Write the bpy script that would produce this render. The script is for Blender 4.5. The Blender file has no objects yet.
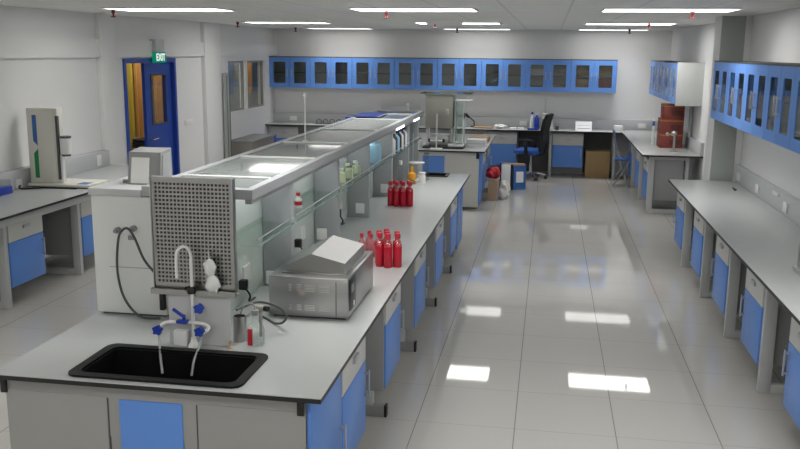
import bpy, bmesh, math, random
from mathutils import Vector, Matrix
R = math.radians
scene = bpy.context.scene
C = scene.collection
random.seed(4)

# ------------------------------------------------------------------ materials
def mat(name, col, rough=0.5, metal=0.0, spec=0.5, coat=0.0, trans=0.0, ior=1.45):
    m = bpy.data.materials.new(name); m.use_nodes = True
    b = m.node_tree.nodes['Principled BSDF']
    b.inputs['Base Color'].default_value = (*col, 1)
    b.inputs['Roughness'].default_value = rough
    b.inputs['Metallic'].default_value = metal
    b.inputs['Specular IOR Level'].default_value = spec
    b.inputs['Coat Weight'].default_value = coat
    b.inputs['Transmission Weight'].default_value = trans
    b.inputs['IOR'].default_value = ior
    return m

def mottle(m, amount=0.06, scale=6.0):
    """faint natural unevenness of a surface"""
    nt = m.node_tree; b = nt.nodes['Principled BSDF']
    col = tuple(b.inputs['Base Color'].default_value)
    tc = nt.nodes.new('ShaderNodeTexCoord'); nz = nt.nodes.new('ShaderNodeTexNoise')
    nz.inputs['Scale'].default_value = scale; nz.inputs['Detail'].default_value = 4
    mx = nt.nodes.new('ShaderNodeMix'); mx.data_type = 'RGBA'
    mx.inputs[6].default_value = tuple(c * (1 - amount) for c in col[:3]) + (1,)
    mx.inputs[7].default_value = tuple(min(1, c * (1 + amount)) for c in col[:3]) + (1,)
    nt.links.new(tc.outputs['Object'], nz.inputs['Vector'])
    nt.links.new(nz.outputs['Fac'], mx.inputs[0]); nt.links.new(mx.outputs[2], b.inputs['Base Color'])
    return m

def grid_mat(name, base, line, T, off, wid, strength, rough, spec=0.5, var=0.03):
    m = mat(name, base, rough, spec=spec); nt = m.node_tree; L = nt.links; b = nt.nodes['Principled BSDF']
    g = nt.nodes.new('ShaderNodeNewGeometry'); sx = nt.nodes.new('ShaderNodeSeparateXYZ')
    L.new(g.outputs['Position'], sx.inputs[0])
    def M(op, a, bb=None):
        n = nt.nodes.new('ShaderNodeMath'); n.operation = op
        for i, v in enumerate((a, bb)):
            if v is None: continue
            if isinstance(v, (int, float)): n.inputs[i].default_value = v
            else: L.new(v, n.inputs[i])
        return n.outputs[0]
    facs = []
    for k in range(2):
        q = M('DIVIDE', M('SUBTRACT', sx.outputs[k], off[k]), T[k])
        d = M('ABSOLUTE', M('SUBTRACT', q, M('ROUND', q)))
        facs.append(M('MULTIPLY', M('LESS_THAN', d, wid[k] / T[k] / 2), strength[k]))
    f = M('MAXIMUM', facs[0], facs[1])
    nz = nt.nodes.new('ShaderNodeTexNoise'); nz.inputs['Scale'].default_value = 1.7; nz.inputs['Detail'].default_value = 5
    L.new(g.outputs['Position'], nz.inputs['Vector'])
    mx0 = nt.nodes.new('ShaderNodeMix'); mx0.data_type = 'RGBA'
    mx0.inputs[6].default_value = tuple(c * (1 - var) for c in base) + (1,)
    mx0.inputs[7].default_value = tuple(c * (1 + var) for c in base) + (1,)
    L.new(nz.outputs['Fac'], mx0.inputs[0])
    mx = nt.nodes.new('ShaderNodeMix'); mx.data_type = 'RGBA'
    L.new(f, mx.inputs[0]); L.new(mx0.outputs[2], mx.inputs[6]); mx.inputs[7].default_value = (*line, 1)
    L.new(mx.outputs[2], b.inputs['Base Color'])
    return m

def glass(name, tint, gl=0.06, rough=0.03, ior=1.45):
    m = bpy.data.materials.new(name); m.use_nodes = True; nt = m.node_tree; nt.nodes.clear()
    o = nt.nodes.new('ShaderNodeOutputMaterial'); t = nt.nodes.new('ShaderNodeBsdfTransparent')
    t.inputs[0].default_value = (*tint, 1)
    g = nt.nodes.new('ShaderNodeBsdfGlossy'); g.inputs['Roughness'].default_value = rough
    f = nt.nodes.new('ShaderNodeLayerWeight'); f.inputs['Blend'].default_value = .5
    p = nt.nodes.new('ShaderNodeMath'); p.operation = 'POWER'; p.inputs[1].default_value = 5
    a = nt.nodes.new('ShaderNodeMath'); a.operation = 'MULTIPLY_ADD'; a.use_clamp = True
    a.inputs[1].default_value = .9 if ior > 1.01 else .25; a.inputs[2].default_value = gl
    nt.links.new(f.outputs['Facing'], p.inputs[0]); nt.links.new(p.outputs[0], a.inputs[0])
    mx = nt.nodes.new('ShaderNodeMixShader')
    nt.links.new(a.outputs[0], mx.inputs[0]); nt.links.new(t.outputs[0], mx.inputs[1]); nt.links.new(g.outputs[0], mx.inputs[2])
    nt.links.new(mx.outputs[0], o.inputs[0])
    return m

def frosted(name, tint, keep=0.55, col=(0.6, 0.7, 0.66)):
    """part see-through, part milky sheet"""
    m = bpy.data.materials.new(name); m.use_nodes = True; nt = m.node_tree
    b = nt.nodes['Principled BSDF']; o = nt.nodes['Material Output']
    b.inputs['Base Color'].default_value = (*col, 1); b.inputs['Roughness'].default_value = 0.08
    t = nt.nodes.new('ShaderNodeBsdfTransparent'); t.inputs[0].default_value = (*tint, 1)
    mx = nt.nodes.new('ShaderNodeMixShader'); mx.inputs[0].default_value = 1 - keep
    nt.links.new(t.outputs[0], mx.inputs[1]); nt.links.new(b.outputs[0], mx.inputs[2]); nt.links.new(mx.outputs[0], o.inputs[0])
    return m

def emit(name, col, s):
    m = bpy.data.materials.new(name); m.use_nodes = True; nt = m.node_tree; nt.nodes.clear()
    o = nt.nodes.new('ShaderNodeOutputMaterial'); e = nt.nodes.new('ShaderNodeEmission')
    e.inputs[0].default_value = (*col, 1); e.inputs[1].default_value = s
    nt.links.new(e.outputs[0], o.inputs[0]); return m

LAMP_E, LAMP_W, LAMP_S = 6.5, 5.0, 100
M = {}
M['wall'] = mottle(mat('wall paint', (.80, .80, .80), .6), .02, 2)
M['ceil'] = grid_mat('ceiling tile', (.88, .885, .86), (.62, .62, .60), (.6, .6), (.16, .1), (.02, .02), (.6, .6), .8, var=.05)
M['floor'] = grid_mat('polished floor tile', (.48, .47, .445), (.24, .23, .215), (.6, .6), (-.1222, 4.9676), (.006, .005), (1, .5), .035, .55, .03)
M['top'] = mottle(mat('laminate worktop', (.46, .475, .475), .22, spec=.45), .02, 9)
M['edge'] = mat('black edge band', (.013, .013, .015), .45)
M['cab'] = mat('cabinet board', (.62, .615, .59), .45)
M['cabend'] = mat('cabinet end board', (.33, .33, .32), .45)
M['blue'] = mat('blue laminate', (.125, .29, .74), .35, spec=.35)
M['cabwall'] = mat('blue cupboard door', (.15, .335, .81), .35, spec=.35)
M['frame'] = mat('grey powder coat', (.54, .55, .55), .45)
M['panel'] = mat('grey side board', (.35, .355, .365), .5)
M['trunk'] = mat('grey trunking', (.55, .56, .575), .45)
M['handle'] = mat('handle metal', (.5, .52, .56), .35, .6)
M['steel'] = mottle(mat('stainless steel', (.40, .40, .395), .3, 1.0), .06, 14)
M['steeldk'] = mat('brushed stainless', (.40, .395, .36), .42, .9)
M['white'] = mat('white plastic', (.80, .80, .79), .35)
M['offwhite'] = mat('cream enamel', (.70, .69, .62), .4)
M['machine'] = mat('pale grey enamel', (.74, .76, .75), .45)
M['black'] = mat('black plastic', (.012, .012, .013), .4)
M['sink'] = mottle(mat('black sink resin', (.006, .006, .0065), .45, spec=.25), .3, 60)
M['dkgrey'] = mat('dark grey', (.07, .075, .08), .5)
M['niche'] = mat('niche shade board', (.11, .11, .108), .6)
M['midgrey'] = mat('mid grey', (.28, .29, .29), .5)
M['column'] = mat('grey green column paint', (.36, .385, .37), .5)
M['doorblue'] = mat('deep blue door paint', (.025, .075, .40), .35)
M['alu'] = mat('aluminium', (.55, .56, .57), .35, .7)
M['racktop'] = mat('rack top sheet', (.25, .275, .27), .045, spec=.35)
M['rackrail'] = mat('rack rail', (.40, .415, .43), .4)
M['rackcol'] = mat('rack column', (.38, .40, .415), .45)
M['glass'] = glass('clear glass', (.86, .93, .90), .06)
M['shelfglass'] = glass('thin shelf glass', (.93, .97, .95), .05, ior=1.0)
M['bottleglass'] = glass('thin bottle glass', (.97, .985, .98), .05)
M['edgeglass'] = mat('glass edge', (.16, .27, .25), .15)
M['spine'] = frosted('milky glass partition', (.92, .98, .95), .35, (.93, .98, .955))
M['pane'] = glass('tinted cupboard glass', (.78, .80, .79), .06)
M['wpane'] = glass('window glass', (.86, .88, .88), .06)
M['red'] = mat('red liquid', (.50, .009, .03), .12, coat=.15)
M['redcap'] = mat('red cap', (.50, .02, .04), .4)
M['neck'] = glass('bottle glass', (.95, .78, .78), .12)
M['pink'] = frosted('half full bottle glass', (.95, .7, .72), .6, (.65, .25, .28))
M['cblue'] = mat('cobalt plastic', (.02, .06, .42), .35)
M['sky'] = mat('light blue plastic', (.36, .62, .80), .5)
M['slateblue'] = mat('slate blue board', (.10, .14, .24), .5)
M['green'] = mat('green stripe', (.02, .25, .08), .5)
M['stripeblue'] = mat('blue stripe', (.04, .13, .38), .5)
M['exitgreen'] = emit('backlit green', (.005, .28, .16), .6); M['exitwhite'] = emit('backlit white', (.9, 1, .95), .8)
M['yellow'] = mat('yellow curtain', (.45, .33, .02), .5)
M['orange'] = mat('orange curtain', (.36, .17, .03), .5)
M['amber'] = mat('amber liquid', (.75, .35, .03), .2)
M['cardboard'] = mottle(mat('cardboard', (.40, .27, .13), .8), .08, 8)
M['redbox'] = mottle(mat('red carton', (.20, .038, .03), .6), .2, 12)
M['redboxstripe'] = mat('carton stripe', (.33, .17, .035), .6)
M['chairblack'] = mat('black mesh fabric', (.015, .015, .017), .8)
M['chairblue'] = mat('blue seat fabric', (.03, .11, .42), .8)
M['chrome'] = mat('chrome', (.7, .7, .7), .15, 1.0)
M['wood'] = mottle(mat('brown board', (.33, .22, .12), .6), .1, 20)
M['paper'] = mat('paper', (.78, .79, .80), .7)
M['redbag'] = mat('red bag', (.55, .03, .04), .5)
M['whitebag'] = mat('white bag', (.70, .69, .66), .5)
M['brownbag'] = mat('brown paper', (.42, .29, .19), .8)
M['yellowgreen'] = mat('pale green plastic', (.68, .74, .48), .5)
M['sprinkler'] = mat('red sprinkler', (.14, .015, .015), .4)
M['lamp'] = emit('lit diffuser', (1, .985, .95), LAMP_E)
M['lamp_dim'] = emit('dimmed lit diffuser', (1, .985, .95), 2.2)
M['baytube'] = emit('lit shelf strip', (.96, 1, .98), 3.2)
M['tube'] = emit('lit strip', (.95, 1, .98), 5.0)
M['corrlamp'] = emit('corridor diffuser', (1, .97, .9), 9.0)
M['silicone'] = frosted('clear hose', (.9, .95, .95), .5, (.7, .72, .72))
M['inkline'] = mat('dark print', (.05, .05, .06), .6)

# ------------------------------------------------------------------ mesh builder
class MB:
    def __init__(s): s.bm = bmesh.new()
    def _new(s, v0):
        s.bm.verts.ensure_lookup_table(); return s.bm.verts[v0:]
    def box(s, x0, x1, y0, y1, z0, z1, bev=0, rot=None, seg=2):
        r = bmesh.ops.create_cube(s.bm, size=1)['verts']
        c = Vector(((x0+x1)/2, (y0+y1)/2, (z0+z1)/2))
        for v in r:
            v.co = Vector((v.co.x*(x1-x0), v.co.y*(y1-y0), v.co.z*(z1-z0)))
        if bev:
            es = list({e for v in r for e in v.link_edges})
            q = bmesh.ops.bevel(s.bm, geom=es, offset=bev, segments=seg, affect='EDGES', profile=.5)
            r = list({v for v in q['verts']} | {v for v in r if v.is_valid})
        for v in r:
            v.co = (rot @ v.co if rot else v.co) + c
        return s
    def cyl(s, p0, p1, r0, r1=None, n=20, cap=True):
        p0, p1 = Vector(p0), Vector(p1); r1 = r0 if r1 is None else r1
        d = (p1 - p0); q = d.to_track_quat('Z', 'Y').to_matrix()
        A = [s.bm.verts.new(p0 + q @ Vector((r0*math.cos(t), r0*math.sin(t), 0))) for t in [2*math.pi*i/n for i in range(n)]]
        B = [s.bm.verts.new(p1 + q @ Vector((r1*math.cos(t), r1*math.sin(t), 0))) for t in [2*math.pi*i/n for i in range(n)]]
        for i in range(n): s.bm.faces.new((A[i], A[(i+1) % n], B[(i+1) % n], B[i]))
        if cap: s.bm.faces.new(A[::-1]); s.bm.faces.new(B)
        return s
    def lathe(s, prof, c=(0, 0, 0), n=24, axis=None):
        c = Vector(c); rings = []
        for r, z in prof:
            if r < 1e-6: rings.append([s.bm.verts.new(c + Vector((0, 0, z)))])
            else: rings.append([s.bm.verts.new(c + Vector((r*math.cos(2*math.pi*i/n), r*math.sin(2*math.pi*i/n), z))) for i in range(n)])
        for a, b in zip(rings, rings[1:]):
            for i in range(n):
                j = (i+1) % n
                if len(a) == 1 and len(b) == 1: continue
                if len(a) == 1: s.bm.faces.new((a[0], b[j], b[i]))
                elif len(b) == 1: s.bm.faces.new((a[i], a[j], b[0]))
                else: s.bm.faces.new((a[i], a[j], b[j], b[i]))
        return s
    def tube(s, pts, r, n=10, smooth=4):
        P = [Vector(p) for p in pts]
        if smooth and len(P) > 2:
            Q = []
            for i in range(len(P)-1):
                a, b, c, d = P[max(i-1, 0)], P[i], P[i+1], P[min(i+2, len(P)-1)]
                for k in range(smooth):
                    t = k/smooth
                    Q.append(.5*((2*b) + (c-a)*t + (2*a-5*b+4*c-d)*t*t + (3*b-a-3*c+d)*t**3))
            P = Q + [P[-1]]
        rings = []; up = Vector((.13, .31, .94)).normalized()
        for i, p in enumerate(P):
            d = (P[min(i+1, len(P)-1)] - P[max(i-1, 0)]).normalized()
            u = d.cross(up)
            if u.length < .05: u = d.cross(Vector((1, 0, 0)))
            u.normalize(); w = d.cross(u)
            if rings:
                pass
            up2 = w
            rings.append([s.bm.verts.new(p + r*(math.cos(2*math.pi*k/n)*u + math.sin(2*math.pi*k/n)*w)) for k in range(n)])
        for a, b in zip(rings, rings[1:]):
            o = min(range(n), key=lambda k: (a[0].co - b[k].co - (P[0]-P[0])).length)
            for k in range(n):
                s.bm.faces.new((a[k], a[(k+1) % n], b[(k+1+o) % n], b[(k+o) % n]))
        s.bm.faces.new(rings[0][::-1]); s.bm.faces.new(rings[-1])
        return s
    def prism(s, poly, axis, a0, a1):
        """poly: 2-D points in the two other axes (x,y order kept), extruded along axis"""
        def P(p, a):
            if axis == 'x': return Vector((a, p[0], p[1]))
            if axis == 'y': return Vector((p[0], a, p[1]))
            return Vector((p[0], p[1], a))
        A = [s.bm.verts.new(P(p, a0)) for p in poly]; B = [s.bm.verts.new(P(p, a1)) for p in poly]
        n = len(poly)
        for i in range(n): s.bm.faces.new((A[i], A[(i+1) % n], B[(i+1) % n], B[i]))
        s.bm.faces.new(A[::-1]); s.bm.faces.new(B)
        return s
    def ring(s, outer, inner, axis, a0, a1, ro=0, ri=0, seg=4):
        """flat plate with a (rounded) rectangular hole. outer/inner = (u0,u1,v0,v1)"""
        def loop(rc, r):
            u0, u1, v0, v1 = rc; pts = []
            for (cu, cv, st) in ((u1-r, v1-r, 0), (u0+r, v1-r, 90), (u0+r, v0+r, 180), (u1-r, v0+r, 270)):
                for k in range(seg+1):
                    t = R(st + 90*k/seg); pts.append((cu + r*math.cos(t), cv + r*math.sin(t)))
            return pts
        def P(p, a):
            if axis == 'x': return Vector((a, p[0], p[1]))
            if axis == 'y': return Vector((p[0], a, p[1]))
            return Vector((p[0], p[1], a))
        lo, li = loop(outer, max(ro, 1e-5)), loop(inner, max(ri, 1e-5))
        V = [[s.bm.verts.new(P(p, a)) for p in l] for l in (lo, li) for a in (a0, a1)]
        O0, O1, I0, I1 = V; n = len(lo)
        for i in range(n):
            j = (i+1) % n
            s.bm.faces.new((O0[i], O0[j], I0[j], I0[i])); s.bm.faces.new((O1[i], I1[i], I1[j], O1[j]))
            s.bm.faces.new((O0[i], O1[i], O1[j], O0[j])); s.bm.faces.new((I0[i], I0[j], I1[j], I1[i]))
        return s
    def blob(s, c, rx, ry, rz, seed=0, amp=.2):
        rnd = random.Random(seed)
        r = bmesh.ops.create_icosphere(s.bm, subdivisions=3, radius=1)['verts']
        ph = [(rnd.uniform(2, 7), rnd.uniform(2, 7), rnd.uniform(2, 7), rnd.uniform(0, 6)) for _ in range(5)]
        for v in r:
            d = v.co.copy(); k = 1 + amp*sum(math.sin(a*d.x + b*d.y + g*d.z + p) for a, b, g, p in ph)/3
            v.co = Vector((c[0] + rx*d.x*k, c[1] + ry*d.y*k, c[2] + rz*d.z*k))
        return s

LOC = {}
def mesh_of(name, mb, m, off):
    bmesh.ops.remove_doubles(mb.bm, verts=mb.bm.verts, dist=1e-6)
    bmesh.ops.recalc_face_normals(mb.bm, faces=mb.bm.faces)
    if off is not None:
        for v in mb.bm.verts: v.co -= off
    me = bpy.data.meshes.new(name); mb.bm.to_mesh(me); mb.bm.free()
    me.polygons.foreach_set('use_smooth', [True]*len(me.polygons)); me.set_sharp_from_angle(angle=R(32))
    me.materials.append(m); return me

def top_of(o):
    while o.parent: o = o.parent
    return o

def part(name, mb, m, parent, label=None):
    off = LOC.get(top_of(parent).name)
    o = bpy.data.objects.new(name, mesh_of(name, mb, m, off)); C.objects.link(o); o.parent = parent
    if label: o['label'] = label
    return o

def thing(name, label, cat, loc, group=None, rot=0, local=False):
    """Empty at the thing's base; its parts are written in world coordinates unless local"""
    o = bpy.data.objects.new(name, None); C.objects.link(o); o.empty_display_size = .05
    o.location = loc; o.rotation_euler = (0, 0, rot); o['label'] = label; o['category'] = cat
    if group: o['group'] = group
    if not local: LOC[o.name] = Vector(loc)
    return o

def solo(name, mb, m, label, cat, group=None):
    xs = [v.co for v in mb.bm.verts]
    lo = Vector([min(v[i] for v in xs) for i in range(3)]); hi = Vector([max(v[i] for v in xs) for i in range(3)])
    b = Vector(((lo.x+hi.x)/2, (lo.y+hi.y)/2, lo.z))
    o = bpy.data.objects.new(name, mesh_of(name, mb, m, b)); C.objects.link(o); o.location = b
    LOC[o.name] = b
    o['label'] = label; o['category'] = cat
    if group: o['group'] = group
    return o

def struct(name, mb, m, parent=None):
    if parent: return part(name, mb, m, parent)
    o = bpy.data.objects.new(name, mesh_of(name, mb, m, None)); C.objects.link(o); LOC[o.name] = Vector((0, 0, 0))
    o['kind'] = 'structure'; return o

def dup(root, loc, rot=0, label=None, group=None):
    r = root.copy(); C.objects.link(r); r.location = loc; r.rotation_euler = (0, 0, rot)
    if label: r['label'] = label
    if group: r['group'] = group
    for ch in list(root.children):
        c = ch.copy(); C.objects.link(c); c.parent = r
        for g in list(ch.children):
            d = g.copy(); C.objects.link(d); d.parent = c
    return r

ORD = ['first', 'second', 'third', 'fourth', 'fifth', 'sixth', 'seventh', 'eighth', 'ninth', 'tenth']

# ------------------------------------------------------------------ the room
XL, XR, YB, ZC, YF = -5.3, 2.13, 16.55, 2.64, -3.2
struct('floor', MB().box(-8.2, XR+.15, YF-.15, 21, -.08, 0), M['floor'])
struct('ceiling', MB().box(-8.2, XR+.15, YF-.15, 21, ZC, ZC+.08), M['ceil'])
struct('wall_back', MB().box(XL, XR+.15, YB, YB+.15, 0, ZC), M['wall'])
struct('wall_right', MB().box(XR, XR+.15, YF, YB, 0, ZC), M['wall'])
struct('wall_front', MB().box(XL-.15, XR+.15, YF-.15, YF, 0, ZC), M['wall'])
DY0, DY1, DZ = 10.36, 11.92, 2.11          # door opening
WY0, WY1, WZ0, WZ1 = 13.97, 15.98, 1.15, 2.085   # window opening
w = MB(); X0, X1 = XL-.15, XL
w.box(X0, X1, YF, DY0, 0, ZC); w.box(X0, X1, DY0, DY1, DZ, ZC); w.box(X0, X1, DY1, WY0, 0, ZC)
w.box(X0, X1, WY0, WY1, 0, WZ0); w.box(X0, X1, WY0, WY1, WZ1, ZC); w.box(X0, X1, WY1, YB+.15, 0, ZC)
struct('wall_left', w, M['wall'])
struct('trim_1', MB().box(XL, XL+.05, YF, 9.72, 2.13, 2.34).box(XL, XL+.05, 10.06, 12.9, 2.13, 2.34).box(XL, XL+.05, 13.55, YB, 2.13, 2.34), M['wall'])
struct('trim_2', MB().box(XL, XL+.07, 9.72, 10.06, 0, ZC, .004), M['wall'])
struct('trim_3', MB().box(XL, XL+.07, 12.9, 13.55, 0, ZC, .004), M['wall'])
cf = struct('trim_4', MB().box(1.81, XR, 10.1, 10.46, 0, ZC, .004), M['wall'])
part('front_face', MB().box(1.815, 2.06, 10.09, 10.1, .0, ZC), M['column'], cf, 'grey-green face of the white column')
# the passage behind the left wall
struct('wall_passage', MB().box(-8.2, -8.05, 8, 21, 0, ZC).box(-8.05, XL-.15, 8, 8.15, 0, ZC).box(-8.05, XL-.15, 20.85, 21, 0, ZC).box(XL-.15, XL, YB+.15, 20.85, 0, ZC), M['wall'])

# door_1
d = struct('door_1', MB().ring((DY0-.0, DY1+.0, -.4, DZ), (DY0+.06, DY1-.06, -.34, DZ-.06), 'x', XL-.1, XL+.02), M['doorblue'])
leaf = part('door_leaf', MB().ring((11.03, 11.855, .01, 2.045), (11.21, 11.66, 1.22, 1.88), 'x', XL-.08, XL-.035, 0, .01), M['doorblue'], d)
part('vision_pane', MB().box(XL-.062, XL-.055, 11.21, 11.66, 1.22, 1.88), M['wpane'], leaf)
part('pane_bead', MB().ring((11.195, 11.675, 1.205, 1.895), (11.215, 11.655, 1.225, 1.875), 'x', XL-.034, XL-.026), M['dkgrey'], leaf)
part('door_handle', MB().cyl((XL-.035, 11.09, 1.02), (XL+.02, 11.09, 1.02), .011).cyl((XL+.02, 11.08, 1.02), (XL+.02, 11.24, 1.025), .011), M['chrome'], leaf)
# the open leaf, swung into the passage
part('open_leaf', MB().box(XL-.72, XL-.09, DY0+.065, DY0+.10, .01, 2.045), M['midgrey'], d)

# window_1
wn = struct('window_1', MB().ring((WY0, WY1, WZ0, WZ1), (WY0+.045, WY1-.045, WZ0+.045, WZ1-.045), 'x', XL-.1, XL+.012)
            .box(XL-.1, XL+.012, 14.86, 14.96, WZ0+.04, WZ1-.04), M['white'])
for a, b in ((WY0+.045, 14.86), (14.96, WY1-.045)):
    f = part('window_sash', MB().ring((a, b, WZ0+.045, WZ1-.045), (a+.03, b-.03, WZ0+.075, WZ1-.075), 'x', XL-.07, XL-.03), M['midgrey'], wn)
    part('window_pane', MB().box(XL-.055, XL-.049, a+.03, b-.03, WZ0+.075, WZ1-.075), M['wpane'], f)

# ------------------------------------------------------------------ ceiling lights
def make_light(e='lamp', watts=LAMP_W, spread=LAMP_S):
    t = thing('ceiling_light', '', 'ceiling light', (0, 0, ZC), 'recessed ceiling lights', local=True)
    part('frame', MB().ring((-.6, .6, -.3, .3), (-.585, .585, -.285, .285), 'z', -.014, 0), M['white'], t)
    part('diffuser', MB().box(-.585, .585, -.285, .285, -.012, -.001), M[e], t)
    ld = bpy.data.lights.new('louvre_lamp', 'AREA'); ld.shape = 'RECTANGLE'; ld.size = 1.15; ld.size_y = .55
    ld.energy = watts; ld.spread = R(spread); ld.color = (1, .99, .97)
    lo = bpy.data.objects.new('louvre_lamp', ld); C.objects.link(lo); lo.parent = t; lo.location = (0, 0, -.016)
    return t

light0 = make_light()
light_wall = make_light('lamp_dim', 7, 90)   # back wall row, dimmed to keep hot spots off the wall
cols = [(-3.85, 'left'), (-1.32, 'middle'), (1.06, 'right')]
rows = [(16.0, 'in the row along the back wall'), (12.7, 'in the second row out from the back wall'),
        (8.6, 'in the third row out from the back wall'), (4.6, 'in the row above the near island end'), (1.2, 'in the row over the viewer'), (-1.8, 'in the row behind the viewer')]
first = True
for x, cn in cols:
    for y, rn in rows:
        lab = f'lit ceiling light, {cn} one {rn}'
        src = light_wall if y > 15 else light0
        if src['label'] == '': src.location = (x, y, ZC); src['label'] = lab
        else: dup(src, (x, y, ZC), 0, lab)
solo('sagging_tile', MB().prism([(11.7, 2.6395), (12.22, 2.603), (12.30, 2.601), (12.36, 2.6395)], 'x', -1.70, -1.22), M['ceil'], 'sagging ceiling tile in front of the middle light, second row', 'ceiling tile')
# sprinklers
def make_spr():
    t = thing('sprinkler', '', 'sprinkler', (0, 0, ZC), 'red ceiling sprinklers', local=True)
    part('escutcheon', MB().lathe([(0, -.008), (.035, -.006), (.035, 0), (0, 0)], n=18), M['white'], t)
    part('head', MB().lathe([(0, -.085), (.028, -.082), (.03, -.076), (.008, -.07), (.012, -.04), (.02, -.03), (.02, -.008), (0, -.008)], n=16), M['sprinkler'], t)
    return t
sp0 = make_spr(); first = True
for x, cn in ((-4.55, 'left'), (-1.63, 'middle'), (1.3, 'right')):
    for y, rn in ((8.75, 'largest and nearest in its line'), (12.5, 'second in its line'), (15.5, 'farthest in its line, by the back wall')):
        lab = f'small red ceiling sprinkler, {cn} line, {rn}'
        if first: sp0.location = (x, y, ZC); sp0['label'] = lab; first = False
        else: dup(sp0, (x, y, ZC), 0, lab)

# ------------------------------------------------------------------ benches: shared pieces (local: front at y=0, depth to +y)
def make_undercab(w, d, ztop=.76, hside=1, zb=.18):
    t = thing('undercounter_cabinet', '', 'cabinet', (0, 0, 0), local=True)
    part('body', MB().box(0, w, .02, d, zb, .8255, .002), M['panel'], t)
    dr = part('drawer', MB().box(.003, w-.003, 0, .018, .58, ztop, .002), M['cab'], t, 'off-white drawer front')
    part('drawer_handle', MB().prism([(w/2-.055, .672), (w/2+.055, .672), (w/2+.045, .70), (w/2-.045, .70)], 'y', -.016, 0), M['handle'], dr)
    do = part('door', MB().box(.003, w-.003, 0, .018, zb, .574, .002), M['blue'], t, 'blue door')
    hx = .035 if hside < 0 else w-.035
    part('door_handle', MB().box(hx-.008, hx+.008, -.03, -.02, .37, .53, .003).box(hx-.006, hx+.006, -.02, 0, .38, .395).box(hx-.006, hx+.006, -.02, 0, .505, .52), M['handle'], do)
    return t
def make_frame(d):
    t = thing('bench_stand', '', 'bench frame', (0, 0, 0), local=True)
    part('post', MB().box(0, .05, 0, .08, 0, .8255, .004), M['frame'], t)
    part('foot_rail', MB().box(0, .05, .08, d, 0.0, .06, .003), M['frame'], t)
    part('top_rail', MB().box(0, .05, .08, d, .765, .82, .003), M['frame'], t)
    part('post', MB().box(.0, .05, d, d+.05, 0, .8255, .004), M['frame'], t)
    return t
def worktop(name, label, rects, group=None, edges=None, ov=.0015):
    """rects: list of (x0,x1,y0,y1) making up the sheet"""
    xs = [r[0] for r in rects]+[r[1] for r in rects]; ys = [r[2] for r in rects]+[r[3] for r in rects]
    t = thing(name, label, 'worktop', ((min(xs)+max(xs))/2, (min(ys)+max(ys))/2, .82), group)
    a = MB(); b = MB()
    for x0, x1, y0, y1 in rects: a.box(x0, x1, y0, y1, .846, .85); b.box(x0, x1, y0, y1, .826, .846)
    part('laminate_top', a, M['top'], t); part('edge_band', b, M['edge'], t, 'black worktop edge')
    return t

RB_X = 1.47
# --- right bench
worktop('bench_worktop', 'long pale grey worktop of the right bench, ending at the grey column', [(1.366, 2.13, 3.2, 10.06)])
f0 = make_frame(.5); cab0 = make_undercab(.52, .5, hside=-1)
names = ['nearest the grey column', 'second from the grey column', 'third from the grey column', 'fourth from the grey column', 'fifth from the grey column, cut off']
ys = [9.40, 8.20, 7.02, 5.85, 4.65]
for i, y in enumerate(ys):
    fl = f'light grey steel frame under the right bench, {names[i]}'
    cl = f'blue and off-white cabinet hung under the right bench, {names[i]}'
    if i == 0:
        f0.location = (RB_X, y+.05, 0); f0.rotation_euler.z = R(-90); f0['label'] = fl; f0['group'] = 'right bench frames'
        cab0.location = (RB_X-.01, y+.575, 0); cab0.rotation_euler.z = R(-90); cab0['label'] = cl; cab0['group'] = 'right bench cabinets'
    else:
        dup(f0, (RB_X, y+.05, 0), R(-90), fl); dup(cab0, (RB_X-.01, y+.575, 0), R(-90), cl)
def socket_plate(mb, c, facing, w=.12, h=.085):
    x, y, z = c
    if facing in ('-x', '+x'):
        s = -1 if facing == '-x' else 1
        mb.box(min(x, x+s*.012), max(x, x+s*.012), y-w/2, y+w/2, z-h/2, z+h/2, .003)
    else:
        mb.box(x-w/2, x+w/2, y-.012, y, z-h/2, z+h/2, .003)
t = thing('service_trunking', 'grey service trunking with white sockets along the right bench', 'trunking', (2.11, 6.6, .85))
part('channel', MB().box(2.085, 2.13, 3.2, 10.1, .85, 1.035, .004), M['trunk'], t)
for y in (9.92, 9.02, 7.95, 6.6): 
    mb = MB(); socket_plate(mb, (2.085, y, .925), '-x', .13); part('socket', mb, M['white'], t)
mb = MB(); socket_plate(mb, (2.085, 8.3, .99), '-x', .2, .03); part('white_label', mb, M['white'], t)
t = thing('gas_tap', 'tiny black bench outlet on the right worktop near the grey column', 'tap', (1.943, 9.36, .85))
part('base', MB().cyl((1.943, 9.36, .85), (1.943, 9.36, .866), .016), M['black'], t)
part('nozzle', MB().cyl((1.943, 9.36, .86), (1.915, 9.34, .88), .008), M['black'], t)
t = thing('bench_instrument', 'grey instrument with black knob at the right edge, on the near right worktop', 'instrument', (1.83, 5.75, .85))
part('housing', MB().box(1.65, 2.0, 5.6, 5.9, .85, 1.17, .008), M['midgrey'], t)
part('foot', MB().box(1.63, 2.02, 5.58, 5.92, .85, .875, .004), M['panel'], t)
part('knob', MB().cyl((1.65, 5.66, 1.10), (1.612, 5.66, 1.10), .013).cyl((1.612, 5.66, 1.10), (1.598, 5.66, 1.10), .036), M['black'], t)

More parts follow.
